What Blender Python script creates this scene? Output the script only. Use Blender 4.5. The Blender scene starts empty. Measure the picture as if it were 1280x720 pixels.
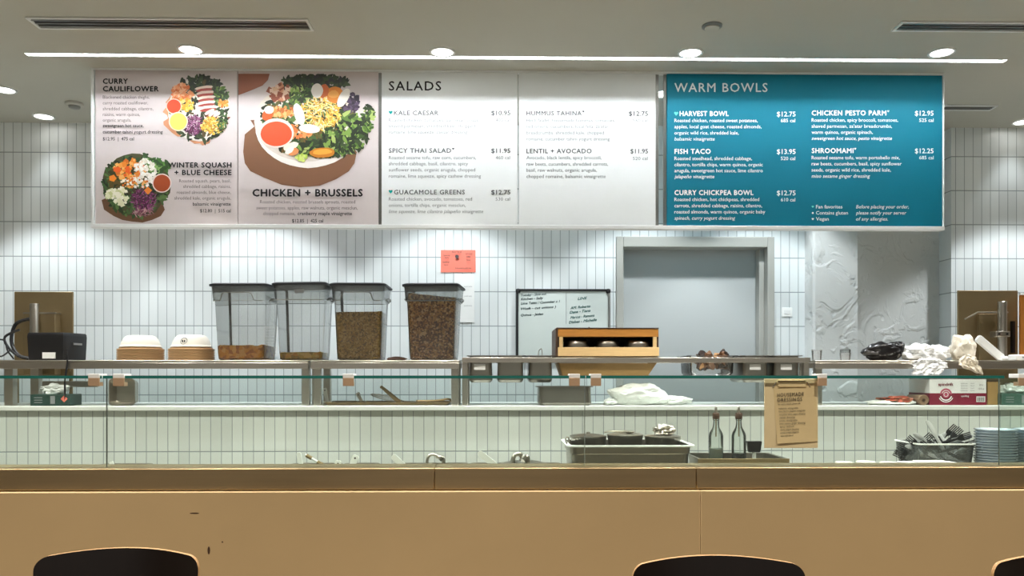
import bpy, math, random
from mathutils import Vector, noise, Matrix

SC = bpy.context.scene
COL = SC.collection
PI = math.pi
random.seed(7)

# ------------------------------------------------------------------ camera
H = 1.37            # eye height
F = 1000.0          # focal length in pixels of the 1280 x 720 frame
HY = 465.0          # image row of the horizon
YAW = math.radians(1.0)
CS, SN = math.cos(YAW), math.sin(YAW)
cam_data = bpy.data.cameras.new('camera')
cam = bpy.data.objects.new('camera', cam_data)
COL.objects.link(cam)
cam.location = (0, 0, H)
cam.rotation_euler = (PI / 2, 0, -YAW)
cam_data.sensor_width = 36
cam_data.lens = F / 1280 * 36
cam_data.shift_y = (HY - 360) / 1280
cam_data.clip_start = 0.02
SC.camera = cam

# ------------------------------------------------------------------ world / exposure
W = bpy.data.worlds.new('world')
SC.world = W
W.use_nodes = True
bg = W.node_tree.nodes['Background']
bg.inputs['Color'].default_value = (1.0, 0.95, 0.86, 1)
bg.inputs['Strength'].default_value = 0.32
SC.view_settings.view_transform = 'Standard'
SC.view_settings.look = 'None'
SC.view_settings.exposure = 0.0
SC.view_settings.gamma = 1
SC.view_settings.use_curve_mapping = False
SC.cycles.transparent_max_bounces = 96

KITCHEN_W = 72.0     # spot power, kitchen downlights
FRONT_W = 40.0       # spot power, downlights in front of the boards
DINING_W = 85.0
GUARD_W = 112.0     # spot power, downlights over the serving counter, just out of the frame      # spot power, dining room downlights
STRIP_E = 135.0       # emission of the ceiling strip
COOL = (0.93, 0.98, 1.0)
NEUTRAL = (1.0, 0.95, 0.86)
WARM = (1.0, 0.90, 0.76)

# ------------------------------------------------------------------ helpers
def srgb(h):
    h = h.lstrip('#')
    out = []
    for i in (0, 2, 4):
        v = int(h[i:i + 2], 16) / 255
        out.append(v / 12.92 if v <= 0.04045 else ((v + 0.055) / 1.055) ** 2.4)
    return tuple(out)

def at(px, py, Y):
    """photo pixel -> real X, Z on the vertical plane at depth Y"""
    t = (px - 640) / F
    X = Y * (SN + t * CS) / (CS - t * SN)
    d = X * SN + Y * CS
    return X, H + (HY - py) / F * d

def ax(px, Y):
    return at(px, HY, Y)[0]

def az(py, Y, px=640):
    return at(px, py, Y)[1]

def on_ceiling(px, py, Z):
    d = F * (Z - H) / (HY - py)
    u = (px - 640) / F * d
    return u * CS + d * SN, d * CS - u * SN

class MB:
    def __init__(s):
        s.v = []; s.f = []; s.m = []
    def add(s, vs, fs, m=0):
        n = len(s.v)
        s.v += [Vector(p) for p in vs]
        for f in fs:
            s.f.append([n + i for i in f]); s.m.append(m)
    def box(s, x0, x1, y0, y1, z0, z1, m=0):
        x0, x1 = min(x0, x1), max(x0, x1); y0, y1 = min(y0, y1), max(y0, y1); z0, z1 = min(z0, z1), max(z0, z1)
        s.add([(x0,y0,z0),(x1,y0,z0),(x1,y1,z0),(x0,y1,z0),(x0,y0,z1),(x1,y0,z1),(x1,y1,z1),(x0,y1,z1)],
              [(0,3,2,1),(4,5,6,7),(0,1,5,4),(1,2,6,5),(2,3,7,6),(3,0,4,7)], m)
        return s
    def loft(s, rings, cap0=True, cap1=True, m=0, closed=True):
        n = len(rings[0]); b = len(s.v)
        for r in rings: s.v += [Vector(p) for p in r]
        for i in range(len(rings) - 1):
            for j in range(n if closed else n - 1):
                k = (j + 1) % n
                s.f.append([b+i*n+j, b+i*n+k, b+(i+1)*n+k, b+(i+1)*n+j]); s.m.append(m)
        if cap0: s.f.append([b + j for j in range(n)][::-1]); s.m.append(m)
        if cap1: s.f.append([b + (len(rings)-1)*n + j for j in range(n)]); s.m.append(m)
        return s
    def lathe(s, prof, c=(0,0,0), n=24, m=0, cap0=True, cap1=True):
        rings = [[(c[0]+r*math.cos(2*PI*j/n), c[1]+r*math.sin(2*PI*j/n), c[2]+z) for j in range(n)] for r, z in prof]
        return s.loft(rings, cap0, cap1, m)
    def tube(s, pts, r, n=8, m=0):
        pts = [Vector(p) for p in pts]
        rr_ = r if isinstance(r, (list, tuple)) else [r] * len(pts)
        rings = []; up = Vector((0, 0, 1))
        for i, p in enumerate(pts):
            t = (pts[min(i+1, len(pts)-1)] - pts[max(i-1, 0)]).normalized()
            a = t.cross(up)
            if a.length < 1e-3: a = t.cross(Vector((0, 1, 0)))
            a.normalize(); b2 = a.cross(t).normalized()
            rings.append([p + (a*math.cos(2*PI*j/n) + b2*math.sin(2*PI*j/n)) * rr_[i] for j in range(n)])
        return s.loft(rings, True, True, m)
    def disc_y(s, cx, y, cz, r, n=24, m=0, rz=None):
        rz = rz or r
        s.add([(cx+r*math.cos(2*PI*j/n), y, cz+rz*math.sin(2*PI*j/n)) for j in range(n)], [list(range(n))], m)
        return s
    def rot(s, ang, axis, origin, start=0):
        M = Matrix.Rotation(ang, 3, axis); o = Vector(origin)
        for i in range(start, len(s.v)): s.v[i] = M @ (s.v[i] - o) + o
        return s

def rr(cx, cy, w, d, rad, z, n=5):
    """rounded rectangle ring"""
    out = []
    rad = max(min(rad, w/2 - 1e-4, d/2 - 1e-4), 1e-4)
    for (sx, sy, a0) in ((1, 1, 0), (-1, 1, PI/2), (-1, -1, PI), (1, -1, 3*PI/2)):
        for k in range(n):
            a = a0 + PI/2*k/(n-1)
            out.append((cx + sx*(w/2-rad) + rad*math.cos(a), cy + sy*(d/2-rad) + rad*math.sin(a), z))
    return out

def smooth_path(pts, n=8):
    pts = [Vector(p) for p in pts]
    P = [pts[0]] + pts + [pts[-1]]
    out = []
    for i in range(1, len(P) - 2):
        for k in range(n):
            t = k / n
            a, b, c, d = P[i-1], P[i], P[i+1], P[i+2]
            out.append(0.5*((2*b) + (c-a)*t + (2*a-5*b+4*c-d)*t*t + (3*b-a-3*c+d)*t**3))
    out.append(pts[-1])
    return out

def mesh_of(name, mb, mats, origin):
    me = bpy.data.meshes.new(name)
    o = Vector(origin)
    me.from_pydata([tuple(p - o) for p in mb.v], [], mb.f)
    for m in (mats if isinstance(mats, (list, tuple)) else [mats]): me.materials.append(m)
    for p, mi in zip(me.polygons, mb.m): p.material_index = mi
    me.update()
    return me

def finish(o, bevel, smooth):
    me = o.data
    if smooth:
        for p in me.polygons: p.use_smooth = True
        me.set_sharp_from_angle(angle=math.radians(smooth))
    if bevel:
        b = o.modifiers.new('bevel', 'BEVEL'); b.width = bevel; b.segments = 2
        b.limit_method = 'ANGLE'; b.angle_limit = math.radians(40)

def tag(o, label, cat, group=None, kind=None):
    o['label'] = label; o['category'] = cat
    if group: o['group'] = group
    if kind: o['kind'] = kind
    return o

def thing(name, label, cat, loc, group=None):
    o = bpy.data.objects.new(name, None); COL.objects.link(o)
    o.empty_display_size = 0.05
    o.location = loc
    return tag(o, label, cat, group)

def root_loc(o):
    v = Vector((0, 0, 0))
    while o is not None:
        v += o.location; o = o.parent
    return v

def part(name, mb, mats, parent, bevel=0, smooth=35, label=None):
    """mesh given in world coordinates, linked as a child"""
    o = bpy.data.objects.new(name, mesh_of(name, mb, mats, root_loc(parent)))
    COL.objects.link(o); o.parent = parent
    finish(o, bevel, smooth)
    if label: o['label'] = label
    return o

def solo(name, mb, mats, label, cat, loc, group=None, bevel=0, smooth=35, kind=None):
    o = bpy.data.objects.new(name, mesh_of(name, mb, mats, loc))
    COL.objects.link(o); o.location = loc
    finish(o, bevel, smooth)
    return tag(o, label, cat, group, kind)

def struct(name, mb, mats, bevel=0, smooth=0):
    o = bpy.data.objects.new(name, mesh_of(name, mb, mats, (0, 0, 0)))
    COL.objects.link(o); o['kind'] = 'structure'
    finish(o, bevel, smooth)
    return o

def copy_thing(o, loc, rotz=0, label=None, group=None):
    r = o.copy(); COL.objects.link(r); r.location = loc; r.rotation_euler = (0, 0, rotz)
    if label: r['label'] = label
    if group: r['group'] = group
    for ch in o.children:
        c = ch.copy(); COL.objects.link(c); c.parent = r
        for g in ch.children:
            d = g.copy(); COL.objects.link(d); d.parent = c
    return r

# ------------------------------------------------------------------ materials
def new_mat(name):
    m = bpy.data.materials.new(name); m.use_nodes = True
    nt = m.node_tree
    return m, nt, nt.nodes['Principled BSDF']

def N(nt, typ, **kw):
    n = nt.nodes.new(typ)
    for k, v in kw.items():
        if k in n.inputs: n.inputs[k].default_value = v
        else: setattr(n, k, v)
    return n

def mat(name, col, rough=0.5, metal=0.0, var=0.06, scale=12, bump=0.0, bscale=60, stretch=None, spec=None, coat=0):
    m, nt, b = new_mat(name)
    c = srgb(col) if isinstance(col, str) else col
    b.inputs['Roughness'].default_value = rough
    b.inputs['Metallic'].default_value = metal
    if spec is not None: b.inputs['Specular IOR Level'].default_value = spec
    if coat: b.inputs['Coat Weight'].default_value = coat
    tc = N(nt, 'ShaderNodeTexCoord')
    mp = N(nt, 'ShaderNodeMapping')
    if stretch: mp.inputs['Scale'].default_value = stretch
    nt.links.new(tc.outputs['Object'], mp.inputs['Vector'])
    nz = N(nt, 'ShaderNodeTexNoise', Scale=scale, Detail=4.0)
    nt.links.new(mp.outputs['Vector'], nz.inputs['Vector'])
    mx = N(nt, 'ShaderNodeMix', data_type='RGBA')
    mx.inputs[6].default_value = (*[max(0, x*(1-var)) for x in c], 1)
    mx.inputs[7].default_value = (*[min(1, x*(1+var)) for x in c], 1)
    nt.links.new(nz.outputs['Fac'], mx.inputs[0])
    nt.links.new(mx.outputs[2], b.inputs['Base Color'])
    if bump:
        n2 = N(nt, 'ShaderNodeTexNoise', Scale=bscale, Detail=5.0)
        nt.links.new(mp.outputs['Vector'], n2.inputs['Vector'])
        bp = N(nt, 'ShaderNodeBump', Strength=bump, Distance=0.01)
        nt.links.new(n2.outputs['Fac'], bp.inputs['Height'])
        nt.links.new(bp.outputs['Normal'], b.inputs['Normal'])
    return m

def emit(name, col, strength):
    m, nt, b = new_mat(name)
    b.inputs['Base Color'].default_value = (.8, .8, .8, 1)
    b.inputs['Emission Color'].default_value = (*col, 1)
    b.inputs['Emission Strength'].default_value = strength
    return m

def tile_mat(name, z0, pitch_x=0.0522, pitch_z=0.2017, x0=0.0, base='#e3e9ea'):
    m, nt, b = new_mat(name)
    L = nt.links.new
    tc = N(nt, 'ShaderNodeTexCoord'); sp = N(nt, 'ShaderNodeSeparateXYZ')
    L(tc.outputs['Object'], sp.inputs[0])
    def axis(out, off, pitch, grout):
        s = N(nt, 'ShaderNodeMath', operation='SUBTRACT'); L(out, s.inputs[0]); s.inputs[1].default_value = off
        d = N(nt, 'ShaderNodeMath', operation='DIVIDE'); L(s.outputs[0], d.inputs[0]); d.inputs[1].default_value = pitch
        fl = N(nt, 'ShaderNodeMath', operation='FLOOR'); L(d.outputs[0], fl.inputs[0])
        fr = N(nt, 'ShaderNodeMath', operation='FRACT'); L(d.outputs[0], fr.inputs[0])
        h = N(nt, 'ShaderNodeMath', operation='SUBTRACT'); L(fr.outputs[0], h.inputs[0]); h.inputs[1].default_value = 0.5
        a = N(nt, 'ShaderNodeMath', operation='ABSOLUTE'); L(h.outputs[0], a.inputs[0])
        mr = N(nt, 'ShaderNodeMapRange')
        mr.inputs['From Min'].default_value = 0.5 - grout/pitch
        mr.inputs['From Max'].default_value = 0.5 - 0.35*grout/pitch
        L(a.outputs[0], mr.inputs['Value'])
        return fl.outputs[0], mr.outputs[0], fr.outputs[0]
    fx, gx, rx = axis(sp.outputs[0], x0, pitch_x, 0.0024)
    fz, gz, rz = axis(sp.outputs[2], z0, pitch_z, 0.0036)
    cb = N(nt, 'ShaderNodeCombineXYZ'); L(fx, cb.inputs[0]); L(fz, cb.inputs[1])
    wn = N(nt, 'ShaderNodeTexWhiteNoise', noise_dimensions='2D'); L(cb.outputs[0], wn.inputs['Vector'])
    g = N(nt, 'ShaderNodeMath', operation='MAXIMUM'); L(gx, g.inputs[0]); L(gz, g.inputs[1])
    c = srgb(base)
    t = N(nt, 'ShaderNodeMix', data_type='RGBA')
    t.inputs[6].default_value = (*[x*0.93 for x in c], 1); t.inputs[7].default_value = (*[min(1, x*1.04) for x in c], 1)
    L(wn.outputs['Value'], t.inputs[0])
    mx = N(nt, 'ShaderNodeMix', data_type='RGBA')
    mx.inputs[7].default_value = (*srgb('#8d979a'), 1)
    L(g.outputs[0], mx.inputs[0]); L(t.outputs[2], mx.inputs[6]); L(mx.outputs[2], b.inputs['Base Color'])
    b.inputs['Roughness'].default_value = 0.28
    # each tile leans a little its own way, with a wavy glaze
    tilt = N(nt, 'ShaderNodeMath', operation='MULTIPLY')
    sub = N(nt, 'ShaderNodeMath', operation='SUBTRACT'); L(wn.outputs['Value'], sub.inputs[0]); sub.inputs[1].default_value = .5
    L(sub.outputs[0], tilt.inputs[0]); L(rx, tilt.inputs[1])
    nz = N(nt, 'ShaderNodeTexNoise', Scale=14.0); L(tc.outputs['Object'], nz.inputs['Vector'])
    ad = N(nt, 'ShaderNodeMath', operation='MULTIPLY_ADD'); L(nz.outputs['Fac'], ad.inputs[0]); ad.inputs[1].default_value = .35
    L(tilt.outputs[0], ad.inputs[2])
    sb = N(nt, 'ShaderNodeMath', operation='SUBTRACT'); L(ad.outputs[0], sb.inputs[0]); L(g.outputs[0], sb.inputs[1])
    bp = N(nt, 'ShaderNodeBump', Strength=0.35, Distance=0.002)
    L(sb.outputs[0], bp.inputs['Height']); L(bp.outputs['Normal'], b.inputs['Normal'])
    return m

def clear_mat(name, tint, opacity=0.0, body='#ffffff', rough=0.05, ior=1.45, gloss=1.0):
    """thin clear sheet: tinted see-through + milky body + fresnel gloss"""
    m, nt, b = new_mat(name)
    L = nt.links.new
    out = nt.nodes['Material Output']
    tr = N(nt, 'ShaderNodeBsdfTransparent'); tr.inputs[0].default_value = (*tint, 1)
    b.inputs['Base Color'].default_value = (*srgb(body), 1); b.inputs['Roughness'].default_value = max(rough, .25)
    m1 = N(nt, 'ShaderNodeMixShader'); m1.inputs[0].default_value = opacity
    L(tr.outputs[0], m1.inputs[1]); L(b.outputs[0], m1.inputs[2])
    gl = N(nt, 'ShaderNodeBsdfGlossy'); gl.inputs['Roughness'].default_value = rough
    fr = N(nt, 'ShaderNodeFresnel'); fr.inputs['IOR'].default_value = ior
    mu = N(nt, 'ShaderNodeMath', operation='MULTIPLY'); mu.inputs[1].default_value = gloss; L(fr.outputs[0], mu.inputs[0])
    m2 = N(nt, 'ShaderNodeMixShader'); L(mu.outputs[0], m2.inputs[0]); L(m1.outputs[0], m2.inputs[1]); L(gl.outputs[0], m2.inputs[2])
    L(m2.outputs[0], out.inputs['Surface'])
    return m

def speck_mat(name, cols, scale=90, rough=0.7, bump=0.9):
    """grains and flakes: one colour per voronoi cell"""
    m, nt, b = new_mat(name)
    L = nt.links.new
    tc = N(nt, 'ShaderNodeTexCoord')
    v = N(nt, 'ShaderNodeTexVoronoi', Scale=scale); L(tc.outputs['Object'], v.inputs['Vector'])
    sp = N(nt, 'ShaderNodeSeparateColor'); L(v.outputs['Color'], sp.inputs[0])
    r = N(nt, 'ShaderNodeValToRGB'); r.color_ramp.interpolation = 'CONSTANT'
    el = r.color_ramp.elements
    while len(el) < len(cols): el.new(0.5)
    for i, c in enumerate(cols):
        el[i].position = i / len(cols); el[i].color = (*srgb(c), 1)
    L(sp.outputs[0], r.inputs[0]); L(r.outputs[0], b.inputs['Base Color'])
    bp = N(nt, 'ShaderNodeBump', Strength=bump, Distance=0.004); bp.invert = True
    L(v.outputs['Distance'], bp.inputs['Height']); L(bp.outputs['Normal'], b.inputs['Normal'])
    b.inputs['Roughness'].default_value = rough
    return m

def print_mat(name, rough=0.5):
    m, nt, b = new_mat(name)
    a = N(nt, 'ShaderNodeVertexColor', layer_name='Col')
    nt.links.new(a.outputs['Color'], b.inputs['Base Color'])
    b.inputs['Roughness'].default_value = rough
    return m

def plaster_mat():
    """painted-over rough plaster: trowel ridges, chips and pits"""
    m, nt, b = new_mat('rough_plaster')
    L = nt.links.new
    b.inputs['Base Color'].default_value = (*srgb('#d3d6d5'), 1); b.inputs['Roughness'].default_value = .5
    tc = N(nt, 'ShaderNodeTexCoord')
    n1 = N(nt, 'ShaderNodeTexNoise', Scale=5.0, Detail=6.0, Distortion=1.2); L(tc.outputs['Object'], n1.inputs['Vector'])
    r1 = N(nt, 'ShaderNodeMapRange'); L(n1.outputs['Fac'], r1.inputs['Value'])
    r1.inputs['From Min'].default_value = .52; r1.inputs['From Max'].default_value = .60
    n2 = N(nt, 'ShaderNodeTexNoise', Scale=22.0, Detail=4.0); L(tc.outputs['Object'], n2.inputs['Vector'])
    v = N(nt, 'ShaderNodeTexVoronoi', Scale=11.0); v.inputs['Randomness'].default_value = 1; L(tc.outputs['Object'], v.inputs['Vector'])
    pit = N(nt, 'ShaderNodeMapRange'); L(v.outputs['Distance'], pit.inputs['Value'])
    pit.inputs['From Min'].default_value = .10; pit.inputs['From Max'].default_value = .2
    a = N(nt, 'ShaderNodeMath', operation='MULTIPLY_ADD'); L(n2.outputs['Fac'], a.inputs[0]); a.inputs[1].default_value = .5; L(r1.outputs[0], a.inputs[2])
    a2 = N(nt, 'ShaderNodeMath', operation='MULTIPLY_ADD'); L(pit.outputs[0], a2.inputs[0]); a2.inputs[1].default_value = .7; L(a.outputs[0], a2.inputs[2])
    bp = N(nt, 'ShaderNodeBump', Strength=.8, Distance=.006); L(a2.outputs[0], bp.inputs['Height']); L(bp.outputs['Normal'], b.inputs['Normal'])
    return m

M = {}
M['ceiling'] = mat('ceiling_paint', '#bdbcb2', .75, var=.03, scale=3)
M['wall'] = mat('painted_wall', '#b9b7ad', .7, var=.03, scale=3)
M['floor'] = mat('dark_floor', '#5a4a38', .45, var=.15, scale=4)
M['tile'] = tile_mat('wall_tile', 1.841)
M['tile_low'] = tile_mat('low_wall_tile', 0.979, base='#d6ddd8')
M['plaster'] = plaster_mat()
M['door'] = mat('door_paint', '#b4b9b9', .5, var=.02, scale=4)
M['door_frame'] = mat('door_frame_paint', '#a9aaa4', .45, var=.03, scale=5)
M['quartz'] = mat('ledge_solid_surface', '#dfe2dd', .35, var=.03, scale=30)
M['tan'] = mat('tan_counter_panel', '#bfa57b', .6, var=.05, scale=5, bump=.04, bscale=300)
M['steel'] = mat('brushed_steel', '#c2bcb1', .30, .96, var=.10, scale=8, stretch=(1, 30, 60), bump=.02, bscale=40)
M['steel_band'] = mat('counter_steel', '#b09a76', .38, .85, var=.10, scale=3, stretch=(1, 20, 20), bump=.02, bscale=40)
M['pan_steel'] = mat('pan_steel', '#a29e95', .29, .95, var=.12, scale=9)
M['dark_steel'] = mat('dark_steel', '#94815f', .42, .6, var=.14, scale=7)
M['clip'] = mat('clip_steel_warm_reflection', '#cfae8e', .4, .55, var=.06, scale=20)  # steel clips, with the warm brown reflection put into the colour
M['white_metal'] = mat('white_metal', '#e9ecec', .4, var=.02)
M['slot_grey'] = mat('slot_grey', '#7d7d7a', .6, var=.03)
M['grey_metal'] = mat('grey_metal', '#8c8d89', .4, .5, var=.05)
M['black'] = mat('black_plastic', '#17171a', .45, var=.15, scale=30)
M['lid'] = mat('dark_lid', '#35373c', .5, var=.1)
M['black_film'] = mat('black_film', '#141214', .3, var=.2, bump=.2, bscale=20)
M['white_plastic'] = mat('white_plastic', '#f8faf8', .4, var=.02)
M['paper'] = mat('white_paper', '#eceeed', .7, var=.03)
M['grey_print'] = mat('grey_ink', '#8d9093', .7, var=.03)
M['ink'] = mat('dark_ink', '#2b2a2c', .6, var=.05, spec=.1)
M['ink_soft'] = mat('soft_ink', '#5d6166', .6, var=.05, spec=.1)
M['ink_light'] = mat('light_ink', '#8c9095', .6, var=.05, spec=.1)
M['ink_photo'] = mat('print_ink', '#5c4f50', .6, var=.05, spec=.1)
M['ink_white'] = mat('white_ink', '#f4f8f8', .6, var=.02, spec=.1)
M['ink_teal'] = mat('teal_ink', '#1aa6a0', .6, var=.02, spec=.1)
M['ink_mint'] = mat('mint_ink', '#6fe0d2', .6, var=.02, spec=.1)
M['marker'] = mat('green_marker', '#1f5a57', .6, var=.05)
M['marker_dark'] = mat('dark_marker', '#2f4446', .6, var=.05)
M['board_white'] = mat('menu_board_white', '#eef2f3', .6, var=.01, spec=.25)
M['board_teal'] = mat('menu_board_teal', '#06748c', .6, var=.02, spec=.25)
M['board_marble'] = mat('menu_board_marble', '#d3c8c8', .55, var=.06, scale=7)
M['print'] = print_mat('food_print')
M['whiteboard'] = mat('whiteboard', '#cfd8d4', .25, var=.02)
M['coral'] = mat('coral_paper', '#f07f6c', .7, var=.03)
M['kraft'] = mat('kraft_paper', '#dccba2', .75, var=.07, scale=25)
M['kraft_sheet'] = mat('kraft_sheet', '#d5c193', .75, var=.06, scale=25)
M['kraft_bowl'] = mat('kraft_bowl', '#b08c62', .75, var=.08, scale=25)
M['fibre'] = mat('white_fibre_bowl', '#e9e4d8', .7, var=.03)
M['wood_orange'] = mat('orange_wood', '#c98a3c', .5, var=.28, scale=5, stretch=(2, 10, 24))
M['wood_pale'] = mat('pale_wood', '#e2c18a', .55, var=.14, scale=5, stretch=(2, 10, 24))
M['wood_tan'] = mat('tan_wood', '#a98a56', .55, var=.18, scale=6, stretch=(3, 10, 10))
M['wood_dark'] = mat('dark_wood', '#4a3324', .5, var=.2, scale=6)
M['chair'] = mat('dark_chair_wood', '#150d0b', .32, var=.3, scale=5, stretch=(14, 14, 1))
M['chair_edge'] = mat('chair_plywood_edge', '#a8845a', .55, var=.15, scale=30)
M['film'] = mat('white_film', '#f2f4f5', .35, var=.03, bump=.15, bscale=26)
M['cloth'] = mat('cream_cloth', '#f0e9da', .8, var=.05, bump=.35, bscale=30)
M['bag'] = mat('white_bag', '#f0f4f1', .4, var=.03, bump=.12, bscale=22)
M['brown_bag'] = speck_mat('brown_paper_pieces', ['#3b2314', '#6e4a2c', '#a57a48', '#2c1a10', '#c9a470'], 14, .7, .5)
M['tissue'] = mat('tissue', '#f0f4f2', .8, var=.03, bump=.4, bscale=40)
M['box_green'] = mat('green_carton', '#1f3f38', .5, var=.08)
M['box_green_hazed'] = mat('green_carton_hazed', '#3f6358', .5, var=.08)  # same green carton, lightening from the extra glass put into the colour
M['maroon'] = mat('maroon_print', '#7a1230', .5, var=.04)
M['rose'] = mat('rose_print', '#b8506a', .5, var=.04)
M['orange'] = mat('orange_board', '#c47a2c', .55, var=.1)
M['red_food'] = speck_mat('red_food_print', ['#a84a35', '#cc5f48', '#6b3a28', '#d98f78', '#8a5138', '#b55a42'], 48, .5, .3)
M['brown_roll'] = mat('brown_roll', '#80664e', .6, var=.25, scale=40)
M['chips'] = speck_mat('golden_crisps', ['#f0a52e', '#f8bd55', '#d4852a', '#f5b040', '#e2982f'], 60, .7, .4)
M['chips_green'] = speck_mat('olive_crisps', ['#d6b040', '#e8c45c', '#b38f30', '#e0a535'], 50, .7, .45)
M['seeds'] = speck_mat('olive_seeds', ['#b08a36', '#c8a24e', '#86692a', '#b8903c', '#d6b468'], 140, .7, .5)
M['granola'] = speck_mat('brown_nuts', ['#9c6a38', '#bd8a4e', '#6b4320', '#d0a264', '#7d532a', '#e8c48e'], 125, .65, .55)
M['glass'] = clear_mat('guard_glass', (.93, .968, .947), 0.012, '#dfeee6', .02, 1.35, .8)
M['joint'] = mat('glass_joint', '#7d8a84', .3, var=.05)
M['glass_edge'] = mat('glass_edge', '#1d6b63', .2, var=.1)
M['glass_edge_pale'] = mat('glass_edge_pale', '#c9dbd4', .2, var=.05)
M['tub_clear'] = clear_mat('clear_tub_wall', (.97, .975, .97), .05, '#d8dcdc', .10)
M['tub'] = clear_mat('milky_plastic', (.94, .95, .945), .27, '#d8dcdc', .12)
M['tub_rim'] = clear_mat('milky_rim', (.92, .935, .935), .16, '#c2c8ca', .12)
M['bottle'] = clear_mat('bottle_glass', (.935, .965, .95), .05, '#e2eee8', .04, 1.5)
M['clear'] = clear_mat('clear_plastic', (.97, .985, .998),   .5, '#dcecfa', .08, 1.5, 1.0)
M['clear_dark'] = clear_mat('smoky_plastic', (.78, .80, .80), .22, '#8d9494', .1)
M['cup'] = clear_mat('clear_cup', (.95, .96, .97), .25, '#eef2f2', .06)
M['oil'] = mat('pale_oil', '#d8e2d2', .3, var=.05)
M['vinegar'] = mat('dark_vinegar', '#24120c', .2, var=.1)
M['pale_plastic'] = mat('pale_plastic', '#c4c8c8', .3, var=.05)
M['cutlery'] = mat('black_cutlery', '#1b1c20', .3, var=.2)
M['lamp_white'] = emit('lamp_lens', (1.0, .98, .93), 9.0)
M['strip'] = emit('strip_diffuser', (0.93, 0.97, 1.0), STRIP_E)

# ------------------------------------------------------------------ room
CZ = 2.82           # ceiling
YB = 4.70           # back wall
XL, XR = -4.6, 5.0
struct('floor', MB().box(XL, XR, -3.0, 5.2, -0.06, 0), M['floor'])

# ceiling with the slot for the strip light cut in it
SX0, SY0 = on_ceiling(35, 69.5, CZ)
SX1, SY1 = on_ceiling(1258, 75.5, CZ)
SY = (SY0 + SY1) / 2
SW = 0.021
mb = MB()
mb.box(XL, XR, -3.0, SY - SW, CZ, CZ + .12); mb.box(XL, XR, SY + SW, 5.2, CZ, CZ + .12)
mb.box(XL, SX0, SY - SW, SY + SW, CZ, CZ + .12); mb.box(SX1, XR, SY - SW, SY + SW, CZ, CZ + .12)
struct('ceiling', mb, M['ceiling'])
struct('wall_left', MB().box(XL - .12, XL, -3.0, 5.2, 0, CZ + .12), M['wall'])
struct('wall_right', MB().box(XR, XR + .12, -3.0, 5.2, 0, CZ + .12), M['wall'])

# back wall, opening for the door
DX0, DX1 = ax(770, YB), ax(967.5, YB)
DZ = az(296, YB, 870)
CX0 = ax(1006, YB)
mb = MB()
mb.box(XL, DX0, YB, YB + .4, 0, CZ); mb.box(DX0, DX1, YB, YB + .4, DZ, CZ); mb.box(DX1, CX0, YB, YB + .4, 0, CZ)
struct('wall_back', mb, M['tile'])
TX = ax(1189, YB)
struct('wall_back_right', MB().box(TX, XR, YB, YB + .4, 0, CZ), M['tile'])
# plastered column between the two tiled walls
pl = [(CX0, 5.15), (CX0, 4.585), (CX0 + .012, 4.572)]
p1 = ax(1072, 4.57)
pl += [(p1, 4.57)]
for k in range(1, 8):
    a = k / 7
    px = 1073 + (1150 - 1074) * a
    Y = 4.58 + .235 * a ** .9
    pl.append((ax(px, Y), Y))
pl += [(TX, 4.83), (TX, 5.15)]
mb = MB().loft([[(x, y, 0) for x, y in pl], [(x, y, CZ) for x, y in pl]])
struct('column', mb, M['plaster'], smooth=25)

# door in its steel frame
mb = MB()
fw = .042
mb.box(DX0, DX0 + fw, YB - .012, YB + .10, 0, DZ); mb.box(DX1 - fw, DX1, YB - .012, YB + .10, 0, DZ)
mb.box(DX0 + fw, DX1 - fw, YB - .012, YB + .10, DZ - fw - .02, DZ)
mb.box(DX0 + fw, DX0 + fw + .012, YB + .05, YB + .12, 0, DZ - fw - .02); mb.box(DX1 - fw - .03, DX1 - fw, YB + .05, YB + .12, 0, DZ - fw - .02)
fr = struct('trim_1', mb, M['door_frame'], bevel=.004)
dr = struct('door_1', MB().box(DX0 + fw + .002, DX1 - fw - .002, YB + .125, YB + .17, 0.01, DZ - fw - .004), M['door'], bevel=.003)

# low tiled wall with its ledge
YH, LZ = 3.95, az(507.3, 3.93, 640)
YL = 4.45
struct('partition_wall', MB().box(XL, XR, YH, YL, 0, LZ - .024), M['tile_low'])
struct('trim_2', MB().box(XL, XR, YH - .022, YL, LZ - .024, LZ), M['quartz'], bevel=.004)

LZ += .0006

# ------------------------------------------------------------------ lights
def spot(root, x, y, z, power, col, size=100, blend=.45, tilt=0):
    l = bpy.data.lights.new('lamp_glow', 'SPOT'); l.energy = power; l.color = col
    l.spot_size = math.radians(size); l.spot_blend = blend; l.shadow_soft_size = .05
    o = bpy.data.objects.new('lamp_glow', l); COL.objects.link(o)
    o.parent = root; o.location = Vector((x, y, z)) - root.location
    o.rotation_euler = (tilt, 0, 0)
    return o

def downlight(x, y, power, col, label, group, size=100, blend=.45, r=.047):
    t = thing('ceiling_downlight', label, 'ceiling light', (x, y, CZ), group)
    part('trim_ring', MB().lathe([(r*1.02, 0), (r*1.25, 0), (r*1.22, -.006), (r*1.02, -.006)], (x, y, CZ), 28, cap0=False, cap1=False), M['white_metal'], t)
    part('lens', MB().lathe([(r*1.02, 0), (r*1.02, -.003)], (x, y, CZ), 28), M['lamp_white'], t)
    spot(t, x, y, CZ - .02, power, col, size, blend)
    return t

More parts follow.
